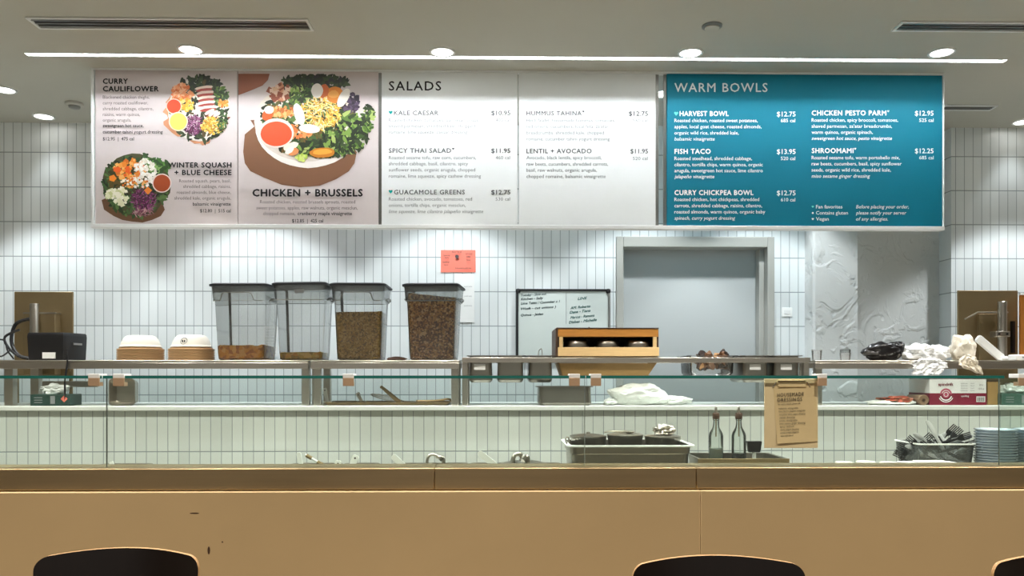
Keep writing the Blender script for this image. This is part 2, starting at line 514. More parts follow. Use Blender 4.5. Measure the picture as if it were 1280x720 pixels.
names = ['leftmost ceiling downlight in the row before the menu boards',
         'ceiling downlight above the gap between chicken panel and salads panel',
         'ceiling downlight above the warm bowls board left half',
         'rightmost ceiling downlight in the row before the menu boards']
for (px, py), nm in zip([(238, 61.5), (553, 64.5), (863, 65.5), (1177, 65)], names):
    x, y = on_ceiling(px, py, CZ)
    downlight(x, y, FRONT_W, NEUTRAL, nm, 'downlights before the menu boards', 46, 1.0)
kx0, ky0 = on_ceiling(4, 111, CZ)
kx1, ky1 = on_ceiling(827, 117.5, CZ)
knames = ['round ceiling downlight at the far left picture edge', 'ceiling downlight hidden behind the curry cauliflower panel',
          'ceiling downlight hidden behind the salads panel', 'ceiling downlight glimpsed in the gap beside the teal board',
          'ceiling downlight hidden behind the teal board right half', 'ceiling downlight beyond the right picture edge']
for i in range(6):
    x = kx0 + (kx1 - kx0) / 3 * i if i < 4 else (1.52, 3.05)[i - 4]
    downlight(x, (ky0 + ky1) / 2, KITCHEN_W, COOL, knames[i], 'kitchen downlights', 93, .28)
for (px, py), nm in zip([(57, 146.5), (1279, 152)], ['small ceiling downlight close to the tiled wall, upper left', 'small ceiling downlight close to the tiled wall, right edge']):
    x, y = on_ceiling(px, py, CZ)
    downlight(x, min(y, 4.58), 5, COOL, nm, 'downlights at the back wall', 80, .6)
for i, x in enumerate((-2.6, -1.3, 0.0, 1.3, 2.6)):
    for j, y in enumerate((.6, 1.9)):
        downlight(x, y, DINING_W, WARM, 'dining room ceiling downlight over the chairs, out of the picture', 'dining room downlights', 110, .5)

for i in range(7):
    downlight(-3.3 + i*1.15, 2.86, GUARD_W, NEUTRAL, 'ceiling downlight over the serving counter, just out of the picture', 'downlights over the counter', 100, .3)

# strip light recessed in the slot
t = thing('strip_light', 'long thin white light strip set in the ceiling before the boards', 'ceiling light', ((SX0+SX1)/2, SY, CZ))
mb = MB()
e = .002
mb.box(SX0 + e, SX1 - e, SY - SW + e, SY - SW + .006, CZ, CZ + .055); mb.box(SX0 + e, SX1 - e, SY + SW - .006, SY + SW - e, CZ, CZ + .055)
mb.box(SX0 + e, SX1 - e, SY - SW + e, SY + SW - e, CZ + .055, CZ + .062)
part('housing', mb, M['slot_grey'], t)
part('diffuser', MB().box(SX0 + .01, SX1 - .01, SY - SW + .007, SY + SW - .007, CZ + .024, CZ + .041), M['strip'], t)

# slot vents, detector and sprinkler
def vent(px0, px1, py0, py1, label):
    x0, y0 = on_ceiling(px0, (py0 + py1)/2, CZ); x1, y1 = on_ceiling(px1, (py0 + py1)/2, CZ)
    ya = on_ceiling((px0+px1)/2, py0, CZ)[1]; yb = on_ceiling((px0+px1)/2, py1, CZ)[1]
    ya, yb = min(ya, yb), max(ya, yb)
    t = thing('slot_vent', label, 'air vent', ((x0+x1)/2, (ya+yb)/2, CZ), 'slot vents in the ceiling')
    mb = MB(); w = .012
    mb.box(x0, x1, ya, ya + w, CZ - .007, CZ); mb.box(x0, x1, yb - w, yb, CZ - .007, CZ)
    mb.box(x0, x0 + w, ya + w, yb - w, CZ - .007, CZ); mb.box(x1 - w, x1, ya + w, yb - w, CZ - .007, CZ)
    part('frame', mb, M['white_metal'], t, bevel=.001)
    part('backing', MB().box(x0 + w, x1 - w, ya + w, yb - w, CZ - .0015, CZ - .0002), M['black'], t)
    n = 3
    for i in range(n):
        y = ya + w + (yb - ya - 2*w) * (i + .5) / n
        part('slat', MB().box(x0 + w, x1 - w, y - .0035, y + .0035, CZ - .006, CZ - .0016), M['grey_metal'], t)
vent(42, 388, 22, 36, 'long slot air vent in the ceiling above the photo menu panels')
vent(1120, 1330, 26.5, 38.5, 'slot air vent in the ceiling at the upper right corner')
vent(1176, 1243, 131, 137, 'small dark slot air vent beyond the teal board')
x, y = on_ceiling(93, 129, CZ)
t = thing('smoke_detector', 'small round detector on the ceiling left of the menu panels', 'detector', (x, y, CZ))
part('base', MB().lathe([(.046, 0), (.046, -.012), (.04, -.016)], (x, y, CZ), 24), M['ceiling'], t)
part('cap', MB().lathe([(.03, -.016), (.028, -.026), (.018, -.03)], (x, y, CZ), 24), M['grey_metal'], t)
x, y = on_ceiling(890, 32, CZ)
t = thing('sprinkler_head', 'small dark round sprinkler cover on the ceiling above the teal board', 'sprinkler', (x, y, CZ))
part('rim', MB().lathe([(.042, 0), (.042, -.006), (.034, -.008)], (x, y, CZ), 24), M['grey_metal'], t)
part('cover', MB().lathe([(.03, -.008), (.03, -.013), (.02, -.015)], (x, y, CZ), 24), M['ceiling'], t)

# ------------------------------------------------------------------ text
def text_mesh(s, bold=0.0, shear=0.0, space=1.0):
    cu = bpy.data.curves.new('txt', 'FONT'); cu.body = s; cu.size = 1; cu.resolution_u = 2
    cu.offset = bold; cu.shear = shear; cu.space_character = space; cu.fill_mode = 'FRONT'
    o = bpy.data.objects.new('txt', cu); COL.objects.link(o)
    dg = bpy.context.evaluated_depsgraph_get(); dg.update()
    me = o.evaluated_get(dg).to_mesh()
    vs = [v.co.copy() for v in me.vertices]; fs = [list(p.vertices) for p in me.polygons]
    o.evaluated_get(dg).to_mesh_clear()
    bpy.data.objects.remove(o); bpy.data.curves.remove(cu)
    return vs, fs
_cap = max(v.y for v in text_mesh('H')[0])

def bold_copies(vs, fs, b):
    V, Fc = [], []
    for k, (dx, dy) in enumerate(((0, 0), (b*1.6, 0), (b*.8, b*.8), (b*.8, -b*.8))):
        n = len(V); V += [Vector((v.x + dx, v.y + dy, k*.00015)) for v in vs]; Fc += [[n + i for i in f] for f in fs]
    return V, Fc

def put_text(mb, s, x0, x1, yc, cap, Y, bold=0.0, shear=0.0, align='l', space=1.0, place=None):
    """lettering on a plane: photo columns x0..x1 for its width, yc the middle row of its capitals, cap their height"""
    vs, fs = text_mesh(s, 0, shear, space)
    if bold: vs, fs = bold_copies(vs, fs, bold)
    if not vs: return
    a = min(v.x for v in vs); b = max(v.x for v in vs)
    sy = cap / _cap
    if x1 is None:
        sx = sy
        if align == 'r': x1 = x0; x0 = x1 - (b - a)*sx
        elif align == 'c': x0 = x0 - (b - a)*sx/2
    else: sx = (x1 - x0) / (b - a)
    base = yc + cap/2
    if not hasattr(mb, 'blocks'): mb.blocks = []
    mb.blocks.append((x0, x1, yc, cap, len(mb.v), len(mb.f)))
    pts = []
    for v in vs:
        X, Z = at(x0 + (v.x - a)*sx, base - v.y*sy, Y)
        pts.append((X, Y - v.z, Z))
    if place: pts = [place(p) for p in pts]
    mb.add(pts, fs)

def text_parts(name, mb, m, parent, label=None):
    """one part for each block of lettering that stands by itself"""
    bl = mb.blocks
    ends = [(b[4], b[5]) for b in bl[1:]] + [(len(mb.v), len(mb.f))]
    groups = []
    for b, e in zip(bl, ends):
        g = groups[-1] if groups else None
        if g and abs(b[2] - g[-1][0][2]) <= max(b[3], 4)*2.3 and min(b[1], g[-1][0][1]) > max(b[0], g[-1][0][0]) - 2: g.append((b, e))
        else: groups.append([(b, e)])
    for g in groups:
        q = MB()
        for b, e in g:
            q.add(mb.v[b[4]:e[0]], [[i - b[4] for i in f] for f in mb.f[b[5]:e[1]]])
        part(name, q, m, parent, smooth=0, label=label)

def mark(mb, px, py, s):
    if not hasattr(mb, 'blocks'): mb.blocks = []
    mb.blocks.append((px - s, px + s, py, s*2, len(mb.v), len(mb.f)))

def heart(mb, px, py, s, Y, down=False):
    mark(mb, px, py, s)
    pts = [(0, -1), (-.95, .1), (-.95, .62), (-.5, .95), (0, .55), (.5, .95), (.95, .62), (.95, .1)]
    mb.add([(at(px + x*s, py - y*s, Y)[0], Y, at(px + x*s, py - y*s, Y)[1]) for x, y in pts], [list(range(8))])

# ------------------------------------------------------------------ menu boards
YM = 3.85
def zz(px, py): return at(px, py, YM)[1]
# rails
rt = thing('menu_rail', 'white metal rails holding the row of menu panels under the ceiling', 'sign frame', (ax(650, YM), YM, zz(650, 92)))
xa, xb = ax(114, YM), ax(1180, YM)
ztop, zbot = zz(640, 90.5), zz(640, 281.5)
part('top_rail', MB().box(xa, xb, YM - .004, YM + .03, ztop, ztop + .022), M['white_metal'], rt, bevel=.002)
part('bottom_rail', MB().box(xa, xb, YM - .008, YM + .03, zbot - .019, zbot), M['white_metal'], rt, bevel=.002)
part('side_channel', MB().box(xa, ax(117.5, YM), YM - .004, YM + .03, zbot, ztop), M['white_metal'], rt, bevel=.002)
part('side_channel', MB().box(ax(1178.5, YM), xb, YM - .004, YM + .03, zbot, ztop), M['white_metal'], rt, bevel=.002)
for px in (474.5, 822.0, 832.5, 297):
    w = 2.2
    part('divider', MB().box(ax(px - w, YM), ax(px + w, YM), YM + .0168, YM + .03, zbot, ztop), M['grey_metal'], rt)
for px in (150, 470, 825, 1150):
    x = ax(px, YM)
    part('hanger', MB().box(x - .03, x + .03, YM + .005, YM + .03, ztop + .022, CZ), M['grey_metal'], rt)

def panel(px0, px1, label, m, name='menu_board'):
    x0, x1 = ax(px0, YM), ax(px1, YM)
    t = thing(name, label, 'menu board', ((x0 + x1)/2, YM + .012, zbot), 'menu panels in the rails')
    part('board', MB().box(x0, x1, YM + .002, YM + .016, zbot + .0008, ztop - .0008), m, t)
    return t
YT = YM + .0012

def lines(mb, rows, x0, cap, **kw):
    for (s, x1, y) in rows: put_text(mb, s, x0, x1, y, cap, YT, **kw)

# --- printed food pictures: flat coloured shapes on the board
class Print:
    def __init__(s, Y): s.v = []; s.f = []; s.c = []; s.Y = Y; s.k = 0
    def poly(s, pts, col):
        s.k += 1
        y = s.Y - s.k * 1.5e-6
        n = len(s.v)
        for (px, py) in pts:
            py = min(max(py, 92.2), 278.2)
            X, Z = at(px, py, s.Y); s.v.append((X, y, Z))
        s.f.append(list(range(n, n + len(pts)))); s.c.append(srgb(col) if isinstance(col, str) else col)
    def blob(s, cx, cy, rx, ry, col, n=9, jag=.2, rot=0):
        pts = []
        for j in range(n):
            a = 2*PI*j/n; r = 1 + random.uniform(-jag, jag)
            x, y = rx*r*math.cos(a), ry*r*math.sin(a)
            pts.append((cx + x*math.cos(rot) - y*math.sin(rot), cy + x*math.sin(rot) + y*math.cos(rot)))
        s.poly(pts, col)
    def scatter(s, cx, cy, rx, ry, n, size, cols, kind='blob'):
        n = int(n*1.9); size *= .74
        for _ in range(n):
            a = random.uniform(0, 2*PI); r = math.sqrt(random.random())
            x, y = cx + rx*r*math.cos(a), cy + ry*r*math.sin(a)
            q = size*random.uniform(.6, 1.3); c = random.choice(cols)
            if kind == 'leaf': s.blob(x, y, q*1.5, q*.6, c, 7, .25, random.uniform(0, PI))
            elif kind == 'cube': s.blob(x, y, q, q, c, 4, .15, random.uniform(0, PI))
            elif kind == 'shred': s.blob(x, y, q*2.2, q*.35, c, 6, .2, random.uniform(0, PI))
            else: s.blob(x, y, q, q*.85, c, 8, .2)
    def build(s, name, parent):
        mb = MB(); mb.v = [Vector(p) for p in s.v]; mb.f = s.f; mb.m = [0]*len(s.f)
        o = part(name, mb, M['print'], parent, smooth=0)
        at_ = o.data.color_attributes.new('Col', 'FLOAT_COLOR', 'CORNER')
        for p, c in zip(o.data.polygons, s.c):
            for li in p.loop_indices: at_.data[li].color = (*c, 1)
        return o

GREEN = ['#24341c', '#33502a', '#1c2a16', '#446436', '#5a7a40']
DKGREEN = ['#1f2a1a', '#2c3b22', '#161d12', '#3a4a2a']
LEAF = ['#1e2a14', '#26331a', '#54742f', '#7c9a48', '#3a5522', '#a3b568', '#2b3d1a']
ORANGE = ['#e98a2a', '#f0a048', '#d8701c', '#f2b566']
PURPLE = ['#5c2148', '#7d3564', '#421634', '#9a5a86']
YELLOW = ['#f0c75a', '#e8b23c', '#f6dc8a', '#d89c34']
WHITE = ['#f4efe6', '#e6dfd2', '#fbf8f2']

# panel 1: curry cauliflower / winter squash
p1_ = panel(119, 296.4, 'photo menu panel of curry cauliflower above winter squash bowl', M['board_marble'])
P = Print(YT)
pts = [(207 + 4*math.sin(i*1.7), 128 + i*4) for i in range(8)] + [(215 + i*7, 166 + i*3 + 2*math.sin(i*2.1)) for i in range(6)] + \
      [(253, 182), (262, 179), (264, 170), (250, 130), (215, 118)]
P.poly(pts, '#c98a66')
P.blob(249, 137, 39, 40, '#e8e2da', 28, .02)
P.scatter(250, 105, 24, 10, 70, 4, DKGREEN, 'leaf')
P.scatter(250, 140, 36, 38, 90, 4.2, DKGREEN + ['#5a4a2a'], 'leaf')
P.scatter(228, 116, 13, 11, 60, 3.4, ['#e88a56', '#f0a274', '#d8703c', '#f4bd94'], 'cube')
P.scatter(232, 131, 11, 7, 30, 3, YELLOW, 'cube')
P.scatter(274, 120, 11, 11, 50, 3, LEAF + GREEN, 'leaf')
P.scatter(279, 129, 6, 6, 16, 3, ORANGE, 'cube')
for i in range(5):
    P.blob(255 + i*1.2, 110 + i*6.2, 12, 2.7, '#f3e0d4', 10, .1, -.12); P.blob(255 + i*1.2, 112.6 + i*6.2, 11, 2.0, '#a8443c', 10, .12, -.12)
for i in range(5):
    P.blob(262 + i*5, 140 + i*1.5, 7, 2.6, '#f0dccc', 9, .1, -.5); P.blob(263 + i*5, 143 + i*1.5, 6, 1.7, '#7a3a2a', 9, .1, -.5)
P.scatter(242, 156, 12, 12, 110, 2.0, PURPLE + ['#c9a2bd'], 'shred')
P.scatter(266, 157, 14, 11, 90, 2.1, YELLOW + ['#b98a2e'], 'blob')
P.scatter(278, 152, 6, 14, 26, 2.6, GREEN, 'leaf')
P.blob(217.5, 133, 9.8, 9.8, '#f2c8b8', 26, .01); P.blob(217.5, 133, 8.6, 8.6, '#e8441c', 26, .01)
P.blob(223, 152, 12, 12, '#f2e6c8', 26, .01); P.blob(223, 152, 10.6, 10.6, '#f0cf62', 26, .01)
P.build('curry_bowl_picture', p1_)
P = Print(YT)
P.poly([(127, 250), (130, 262), (142, 270), (153, 275), (165, 277), (178, 279), (190, 275), (201, 270), (206, 262), (200, 245), (150, 240)], '#6e4c34')
P.blob(170, 231, 42, 40, '#4a4a2c', 26, .05)
P.scatter(170, 231, 41, 39, 150, 4.6, GREEN, 'leaf')
P.scatter(196, 208, 14, 8, 40, 4.5, ['#3f6a2c', '#5c8a3e', '#2c4a20', '#86a860'], 'leaf')
P.scatter(158, 222, 22, 20, 20, 5, ['#5a4a22', '#3e3a1c'], 'blob')
P.scatter(163, 212, 20, 13, 44, 4.2, ORANGE + ['#e8601c'], 'cube')
P.scatter(181, 216, 14, 17, 55, 3.2, WHITE, 'cube')
P.scatter(168, 228, 17, 8, 40, 2.6, ORANGE + WHITE, 'cube')
P.scatter(147, 246, 14, 11, 26, 4.6, ['#e9e8c8', '#f5f2e0', '#cfd39a'], 'cube')
P.scatter(180, 250, 15, 15, 120, 2.2, PURPLE, 'shred')
P.scatter(178, 266, 14, 4, 30, 2.0, ['#9a6a72', '#c9a2a2', '#6e3a4c'], 'shred')
P.blob(185, 238, 5, 5, '#e8862a', 4, .1); P.blob(141, 223, 5, 4.5, '#e8862a', 5, .1); P.blob(147, 212, 6, 4, '#e8601c', 5, .1)
P.blob(202.5, 229, 12, 12, '#f0dcd4', 26, .01); P.blob(202.5, 229, 10.6, 10.6, '#a8481c', 26, .01)
P.build('squash_bowl_picture', p1_)
YT -= .0024      # lettering lies over the printed picture
mb = MB()
put_text(mb, 'CURRY', 128.5, 160, 101.5, 6.2, YT, bold=.045, space=1.1)
put_text(mb, 'CAULIFLOWER', 128.5, 198.5, 111, 6.2, YT, bold=.045, space=1.1)
put_text(mb, 'WINTER SQUASH', 210, 289.5, 206.3, 6, YT, bold=.045, space=1.1)
put_text(mb, '+ BLUE CHEESE', 218, 289.5, 215.6, 6, YT, bold=.045, space=1.1)
text_parts('heading', mb, M['ink'], p1_)
mb = MB()
lines(mb, [('Blackened chicken thighs,', 187, 121.3), ('curry roasted cauliflower,', 185, 128.5), ('shredded cabbage, cilantro,', 191.5, 135.8),
           ('raisins, warm quinoa,', 175, 143), ('organic arugula,', 164, 150)], 128.5, 4)
for s, x0, y in [('Roasted squash, pears, basil,', 224, 226), ('shredded cabbage, raisins,', 229, 233), ('roasted almonds, blue cheese,', 221, 240.3), ('shredded kale, organic arugula,', 218, 247.5)]:
    put_text(mb, s, x0, 288.5, y, 4, YT)
text_parts('description_text', mb, M['ink_photo'], p1_)
mb = MB()
lines(mb, [('sweetgreen hot sauce,', 179.5, 157), ('cucumber tahini yogurt dressing', 203.5, 164.7), ('$12.95  |  475 cal', 167.5, 173.5)], 128.5, 4, bold=.02)
put_text(mb, 'balsamic vinaigrette', 241, 288.5, 255, 4, YT, bold=.02); put_text(mb, '$12.80  |  515 cal', 250, 288.5, 263.4, 4, YT, bold=.02)
text_parts('bold_text', mb, M['ink'], p1_)

YT += .0024
# panel 2: chicken + brussels
p2_ = panel(297.6, 472.6, 'photo menu panel of chicken and brussels salad in a white bowl', M['board_marble'])
P = Print(YT)
P.poly([(298, 92), (337, 92), (335, 100), (328, 107), (314, 113), (298, 119)], '#8e5238')
pts = [(313, 150), (318, 158), (306, 168), (304, 190), (306, 204), (313, 214), (330, 222), (352, 231), (375, 234), (400, 232), (420, 224), (436, 214), (443, 204), (446, 190), (430, 170), (360, 150)]
P.poly(pts, '#80583f')
P.blob(385, 157, 66, 53, '#f1eae4', 36, .006); P.blob(383, 152, 65, 50, '#dcd2c8', 36, .006)
P.scatter(392, 103, 42, 9, 90, 5, DKGREEN + ['#2c2630'], 'leaf')
P.scatter(385, 150, 58, 42, 170, 6, GREEN + ['#5e5a2a', '#6e5424'], 'leaf')
P.scatter(350, 115, 14, 10, 30, 5, ['#c98a6a', '#e2c2ae', '#8e4a34', '#d8b090'], 'cube')
P.scatter(375, 118, 13, 12, 46, 3.6, LEAF, 'leaf')
P.scatter(436, 128, 13, 14, 34, 4, ['#3a2a3e', '#52405a', '#2a2030'], 'blob')
P.scatter(432, 166, 28, 26, 130, 5, LEAF + DKGREEN, 'leaf')
P.scatter(400, 187, 30, 10, 70, 4.4, LEAF + DKGREEN, 'leaf')
P.scatter(352, 140, 16, 7, 36, 3.6, ['#d88a44', '#e8b070', '#b8642c'], 'cube')
P.scatter(400, 142, 26, 20, 120, 2.9, YELLOW + ['#c08a2c', '#f4e2a8'], 'shred')
P.scatter(372, 165, 18, 8, 26, 4, ['#d8743a', '#e89a5c'], 'cube')
P.scatter(460, 148, 7, 16, 26, 4, LEAF, 'leaf')
def egg(cx, cy, rx, ry, rot, yolk):
    P.blob(cx, cy, rx, ry, '#f6f0e8', 18, .03, rot)
    if yolk: P.blob(cx + yolk[0], cy + yolk[1], yolk[2], yolk[3], yolk[4], 14, .06, rot)
P.blob(419, 119, 11, 10, '#d9822c', 14, .08, .3); P.blob(417, 118, 7, 5, '#eaa552', 10, .1)
P.blob(405, 114, 6, 9, '#c4622c', 12, .08, .2)
egg(396.5, 113.5, 7.5, 9, 0, None); egg(429.5, 122.5, 6, 13, .5, None)
egg(374, 143, 6, 14, -.3, None); egg(387, 161, 13, 5.5, .1, None)
P.blob(334, 145, 7, 7, '#c85a24', 10, .1); egg(336.5, 137.5, 6, 5, 0, None)
P.blob(364, 183, 10, 4.6, '#f2e4d2', 12, .1, -.35); P.blob(367, 190, 7, 5, '#d88a54', 9, .1, -.3); P.blob(362, 188, 7, 3.4, '#f6ecdf', 9, .1, -.6)
P.blob(403, 191, 16, 6.5, '#c77a1c', 18, .05, -.05); P.blob(403, 190, 12, 3.6, '#e9a23c', 16, .08, -.05)
P.scatter(377, 197, 7, 4, 14, 2.6, ['#a8c04a', '#c9d878'], 'blob')
P.blob(345.5, 166.5, 22, 18.5, '#f0d8cc', 34, .006); P.blob(345.5, 167.5, 19.6, 15.5, '#e0522c', 34, .006)
P.build('chicken_bowl_picture', p2_)
YT -= .0024
mb = MB(); put_text(mb, 'CHICKEN + BRUSSELS', 315.5, 453.5, 241, 8.6, YT, bold=.045, space=1.1)
text_parts('heading', mb, M['ink'], p2_)
mb = MB()
for s, x0, x1, y in [('Roasted chicken, roasted brussels sprouts, roasted', 325, 444, 252.2), ('sweet potatoes, apples, raw walnuts, organic mesclun,', 320.5, 447, 259.7), ('chopped romaine,', 329, 369, 266.8)]:
    put_text(mb, s, x0, x1, y, 4.2, YT)
text_parts('description_text', mb, M['ink_photo'], p2_)
mb = MB(); put_text(mb, 'cranberry maple vinaigrette', 372, 440, 266.8, 4.2, YT, bold=.02); put_text(mb, '$12.85  |  425 cal', 365, 404, 276, 4.2, YT, bold=.02)
text_parts('bold_text', mb, M['ink'], p2_)

YT += .0024
# panels 3 and 4: salads
p3_ = panel(477, 646.8, 'white menu panel headed SALADS with kale caesar at the top', M['board_white'])
mb = MB(); put_text(mb, 'SALADS', 486, 551.5, 107.4, 11.2, YT, bold=.014, space=1.15)
text_parts('heading', mb, M['ink'], p3_)
mb = MB()
for s, x0, x1, y in [('KALE CAESAR', 492.5, 548, 141.2), ('SPICY THAI SALAD', 486, 564, 188.2), ('GUACAMOLE GREENS', 492.5, 581, 240.2)]:
    put_text(mb, s, x0, x1, y, 5.4, YT, bold=.016, space=1.1)
heart(mb, 566.5, 186, 1.4, YT)
text_parts('item_name', mb, M['ink_soft'], p3_)
mb = MB(); heart(mb, 488.3, 140.6, 2.5, YT); heart(mb, 488.3, 239.6, 2.5, YT)
text_parts('heart_mark', mb, M['ink_teal'], p3_)
mb = MB()
for s, y in [('$10.95', 141.2), ('$11.95', 188.4), ('$12.75', 240.3)]: put_text(mb, s, 638 - 24, 638, y, 5.4, YT, bold=.016)
text_parts('price', mb, M['ink_soft'], p3_)
mb = MB()
lines(mb, [('Roasted chicken, tomatoes, parmesan crisps,', 599, 150), ('shaved parmesan, shredded kale, chopped', 594, 157.5), ('romaine, lime squeeze, caesar dressing', 584, 165),
           ('Roasted sesame tofu, raw corn, cucumbers,', 595, 197), ('shredded cabbage, basil, cilantro, spicy', 585, 204.5), ('sunflower seeds, organic arugula, chopped', 594, 212.2), ('romaine, lime squeeze, spicy cashew dressing', 601, 220),
           ('Roasted chicken, avocado, tomatoes, red', 590, 248.7), ('onions, tortilla chips, organic mesclun,', 582, 256.4)], 486, 4.1)
put_text(mb, 'lime squeeze, lime cilantro jalape\u00f1o vinaigrette', 486, 604, 264.2, 4.1, YT, shear=.2)
for s, y in [('405 cal', 150), ('460 cal', 197), ('530 cal', 248.7)]: put_text(mb, s, 619.5, 637.5, y, 4, YT)
text_parts('description_text', mb, M['ink_light'], p3_)

p4_ = panel(648.6, 819.6, 'white menu panel with hummus tahina and lentil avocado', M['board_white'])
mb = MB()
put_text(mb, 'HUMMUS TAHINA', 658, 727, 141.6, 5.4, YT, bold=.016, space=1.1); put_text(mb, 'LENTIL + AVOCADO', 658, 739.5, 188.8, 5.4, YT, bold=.016, space=1.1)
heart(mb, 729.2, 139.4, 1.3, YT)
text_parts('item_name', mb, M['ink_soft'], p4_)
mb = MB(); put_text(mb, '$12.75', 786, 810, 142, 5.4, YT, bold=.016); put_text(mb, '$11.95', 788, 810, 189, 5.4, YT, bold=.016)
text_parts('price', mb, M['ink_soft'], p4_)
mb = MB()
lines(mb, [('Herb falafel, housemade hummus, tomatoes,', 769, 150.3), ('red onions, cucumbers, local feta, za\'atar', 761, 158), ('breadcrumbs, shredded kale, chopped', 755, 165.8), ('romaine, cucumber tahini yogurt dressing', 762, 173.6),
           ('Avocado, black lentils, spicy broccoli,', 752, 197), ('raw beets, cucumbers, shredded carrots,', 760, 205), ('basil, raw walnuts, organic arugula,', 746, 212.6), ('chopped romaine, balsamic vinaigrette', 757, 220.4)], 658, 4.1)
for s, y in [('560 cal', 150.5), ('520 cal', 198)]: put_text(mb, s, 791, 809.5, y, 4, YT)
text_parts('description_text', mb, M['ink_light'], p4_)

# panel 5: warm bowls
p5_ = panel(834, 1178, 'large teal menu board headed WARM BOWLS', M['board_teal'])
mb = MB(); put_text(mb, 'WARM BOWLS', 843, 959.5, 109.4, 10.8, YT, bold=.014, space=1.15)
text_parts('heading', mb, M['ink_white'], p5_)
mb = MB()
for s, x0, x1, y in [('HARVEST BOWL', 849.5, 911, 142), ('FISH TACO', 843, 888.5, 189.2), ('CURRY CHICKPEA BOWL', 843, 942, 240.8),
                     ('CHICKEN PESTO PARM', 1014.5, 1108, 141.2), ('SHROOMAMI', 1014.5, 1067, 188.3)]:
    put_text(mb, s, x0, x1, y, 5.8, YT, bold=.045, space=1.1)
heart(mb, 1110.3, 139, 1.4, YT); heart(mb, 1069, 186, 1.4, YT)
text_parts('item_name', mb, M['ink_white'], p5_)
mb = MB(); heart(mb, 845.2, 142, 2.6, YT); heart(mb, 1016, 258.4, 1.5, YT)
text_parts('heart_mark', mb, M['ink_mint'], p5_)
mb = MB()
for s, x0, x1, y in [('$12.75', 971, 994.5, 142.6), ('$13.95', 971, 994.5, 189.5), ('$12.75', 971, 994.5, 241.2), ('$12.95', 1143.6, 1167, 141.5), ('$12.25', 1143.6, 1167, 188.6)]:
    put_text(mb, s, x0, x1, y, 5.8, YT, bold=.022)
text_parts('price', mb, M['ink_white'], p5_)
mb = MB()
kw = dict(bold=.012)
lines(mb, [('Roasted chicken, roasted sweet potatoes,', 947, 150.5), ('apples, local goat cheese, roasted almonds,', 952, 158.2), ('organic wild rice, shredded kale,', 923.5, 166),
           ('Roasted steelhead, shredded cabbage,', 940, 198), ('cilantro, tortilla chips, warm quinoa, organic', 953.5, 205.7), ('arugula, sweetgreen hot sauce, lime cilantro', 953.5, 213.2),
           ('Roasted chicken, hot chickpeas, shredded', 949, 249.2), ('carrots, shredded cabbage, raisins, cilantro,', 952.6, 257), ('roasted almonds, warm quinoa, organic baby', 956.5, 264.7)], 843, 4.2, **kw)
lines(mb, [('balsamic vinaigrette', 893.5, 173.6), ('jalape\u00f1o vinaigrette', 893, 220.6), ('spinach, curry yogurt dressing', 919, 272.5)], 843, 4.2, shear=.2, **kw)
lines(mb, [('Roasted chicken, spicy broccoli, tomatoes,', 1122.6, 150), ('shaved parmesan, za\'atar breadcrumbs,', 1115, 157.6), ('warm quinoa, organic spinach,', 1091, 165.2),
           ('Roasted sesame tofu, warm portobello mix,', 1124.7, 197), ('raw beets, cucumbers, basil, spicy sunflower', 1127, 204.6), ('seeds, organic wild rice, shredded kale,', 1113.6, 212.3)], 1014.5, 4.2, **kw)
lines(mb, [('sweetgreen hot sauce, pesto vinaigrette', 1115, 172.8), ('miso sesame ginger dressing', 1087.6, 220)], 1014.5, 4.2, shear=.2, **kw)
lines(mb, [('Fan favorites', 1053, 258.4), ('Contains gluten', 1060, 266), ('Vegan', 1036, 273.6)], 1020, 4.2, **kw)
lines(mb, [('Before placing your order,', 1136, 258.4), ('please notify your server', 1133, 266), ('of any allergies.', 1110, 273.6)], 1070, 4.2, shear=.2, **kw)
for s, x0, x1, y in [('685 cal', 976, 994, 150.6), ('520 cal', 976, 994, 198), ('610 cal', 976, 994, 249.6), ('525 cal', 1149, 1167, 150.2), ('685 cal', 1149, 1167, 197)]:
    put_text(mb, s, x0, x1, y, 4.2, YT, **kw)
X, Z = at(1016, 266.2, YT); mark(mb, 1016, 266.2, 1.5); mb.disc_y(X, YT, Z, .005, 10); heart(mb, 1016, 273.8, 1.5, YT)
text_parts('description_text', mb, M['ink_white'], p5_)

# ------------------------------------------------------------------ things on the back wall
def sheet(name, px0, px1, py0, py1, Y, m, label, cat, curl=.004, n=8):
    mb = MB(); rings = []
    for i in range(n + 1):
        py = py0 + (py1 - py0)*i/n
        bow = curl*(i/n)**2
        row = []
        for j in range(n + 1):
            px = px0 + (px1 - px0)*j/n
            X, Z = at(px, py, Y)
            row.append((X, Y - .002 - bow - .0015*math.sin(j*1.3 + i), Z))
        rings.append(row)
    rings = rings + [[(x, y + .0006, z) for x, y, z in r] for r in rings[::-1]]
    mb.loft(rings, False, False, closed=False)
    X, Z = at((px0 + px1)/2, py1, Y)
    t = thing(name, label, cat, (X, Y, Z))
    part('sheet', mb, m, t)
    return t
YW = YB
t = sheet('notice_paper', 551, 594.5, 312.5, 340.5, YW, M['coral'], 'coral printed notice taped on the tiles above the last container', 'notice')
mb = MB(); Yn = YW - .0125
for s, x0, x1, y, c in [('NOTICE', 565, 577, 315, 2.2), ('Department of Health', 554.5, 562.5, 319.3, 2), ('Permit No.', 556, 561, 322, 1.8), ('Establishment', 553.5, 562, 327.5, 2), ('food service', 555, 560, 331, 1.6),
                        ('DATE ISSUED', 582, 590.5, 317.5, 2), ('EXPIRES', 583, 588, 321, 2), ('Permit', 583.5, 588, 325, 2), ('to be posted in public view', 569, 589, 335, 2)]:
    put_text(mb, s, x0, x1, y, c, Yn, bold=.02)
X, Z = at(571.3, 320.8, Yn); mark(mb, 571.3, 320.8, 2.4); mb.disc_y(X, Yn, Z, .011, 12)
text_parts('lettering', mb, M['ink_photo'], t)
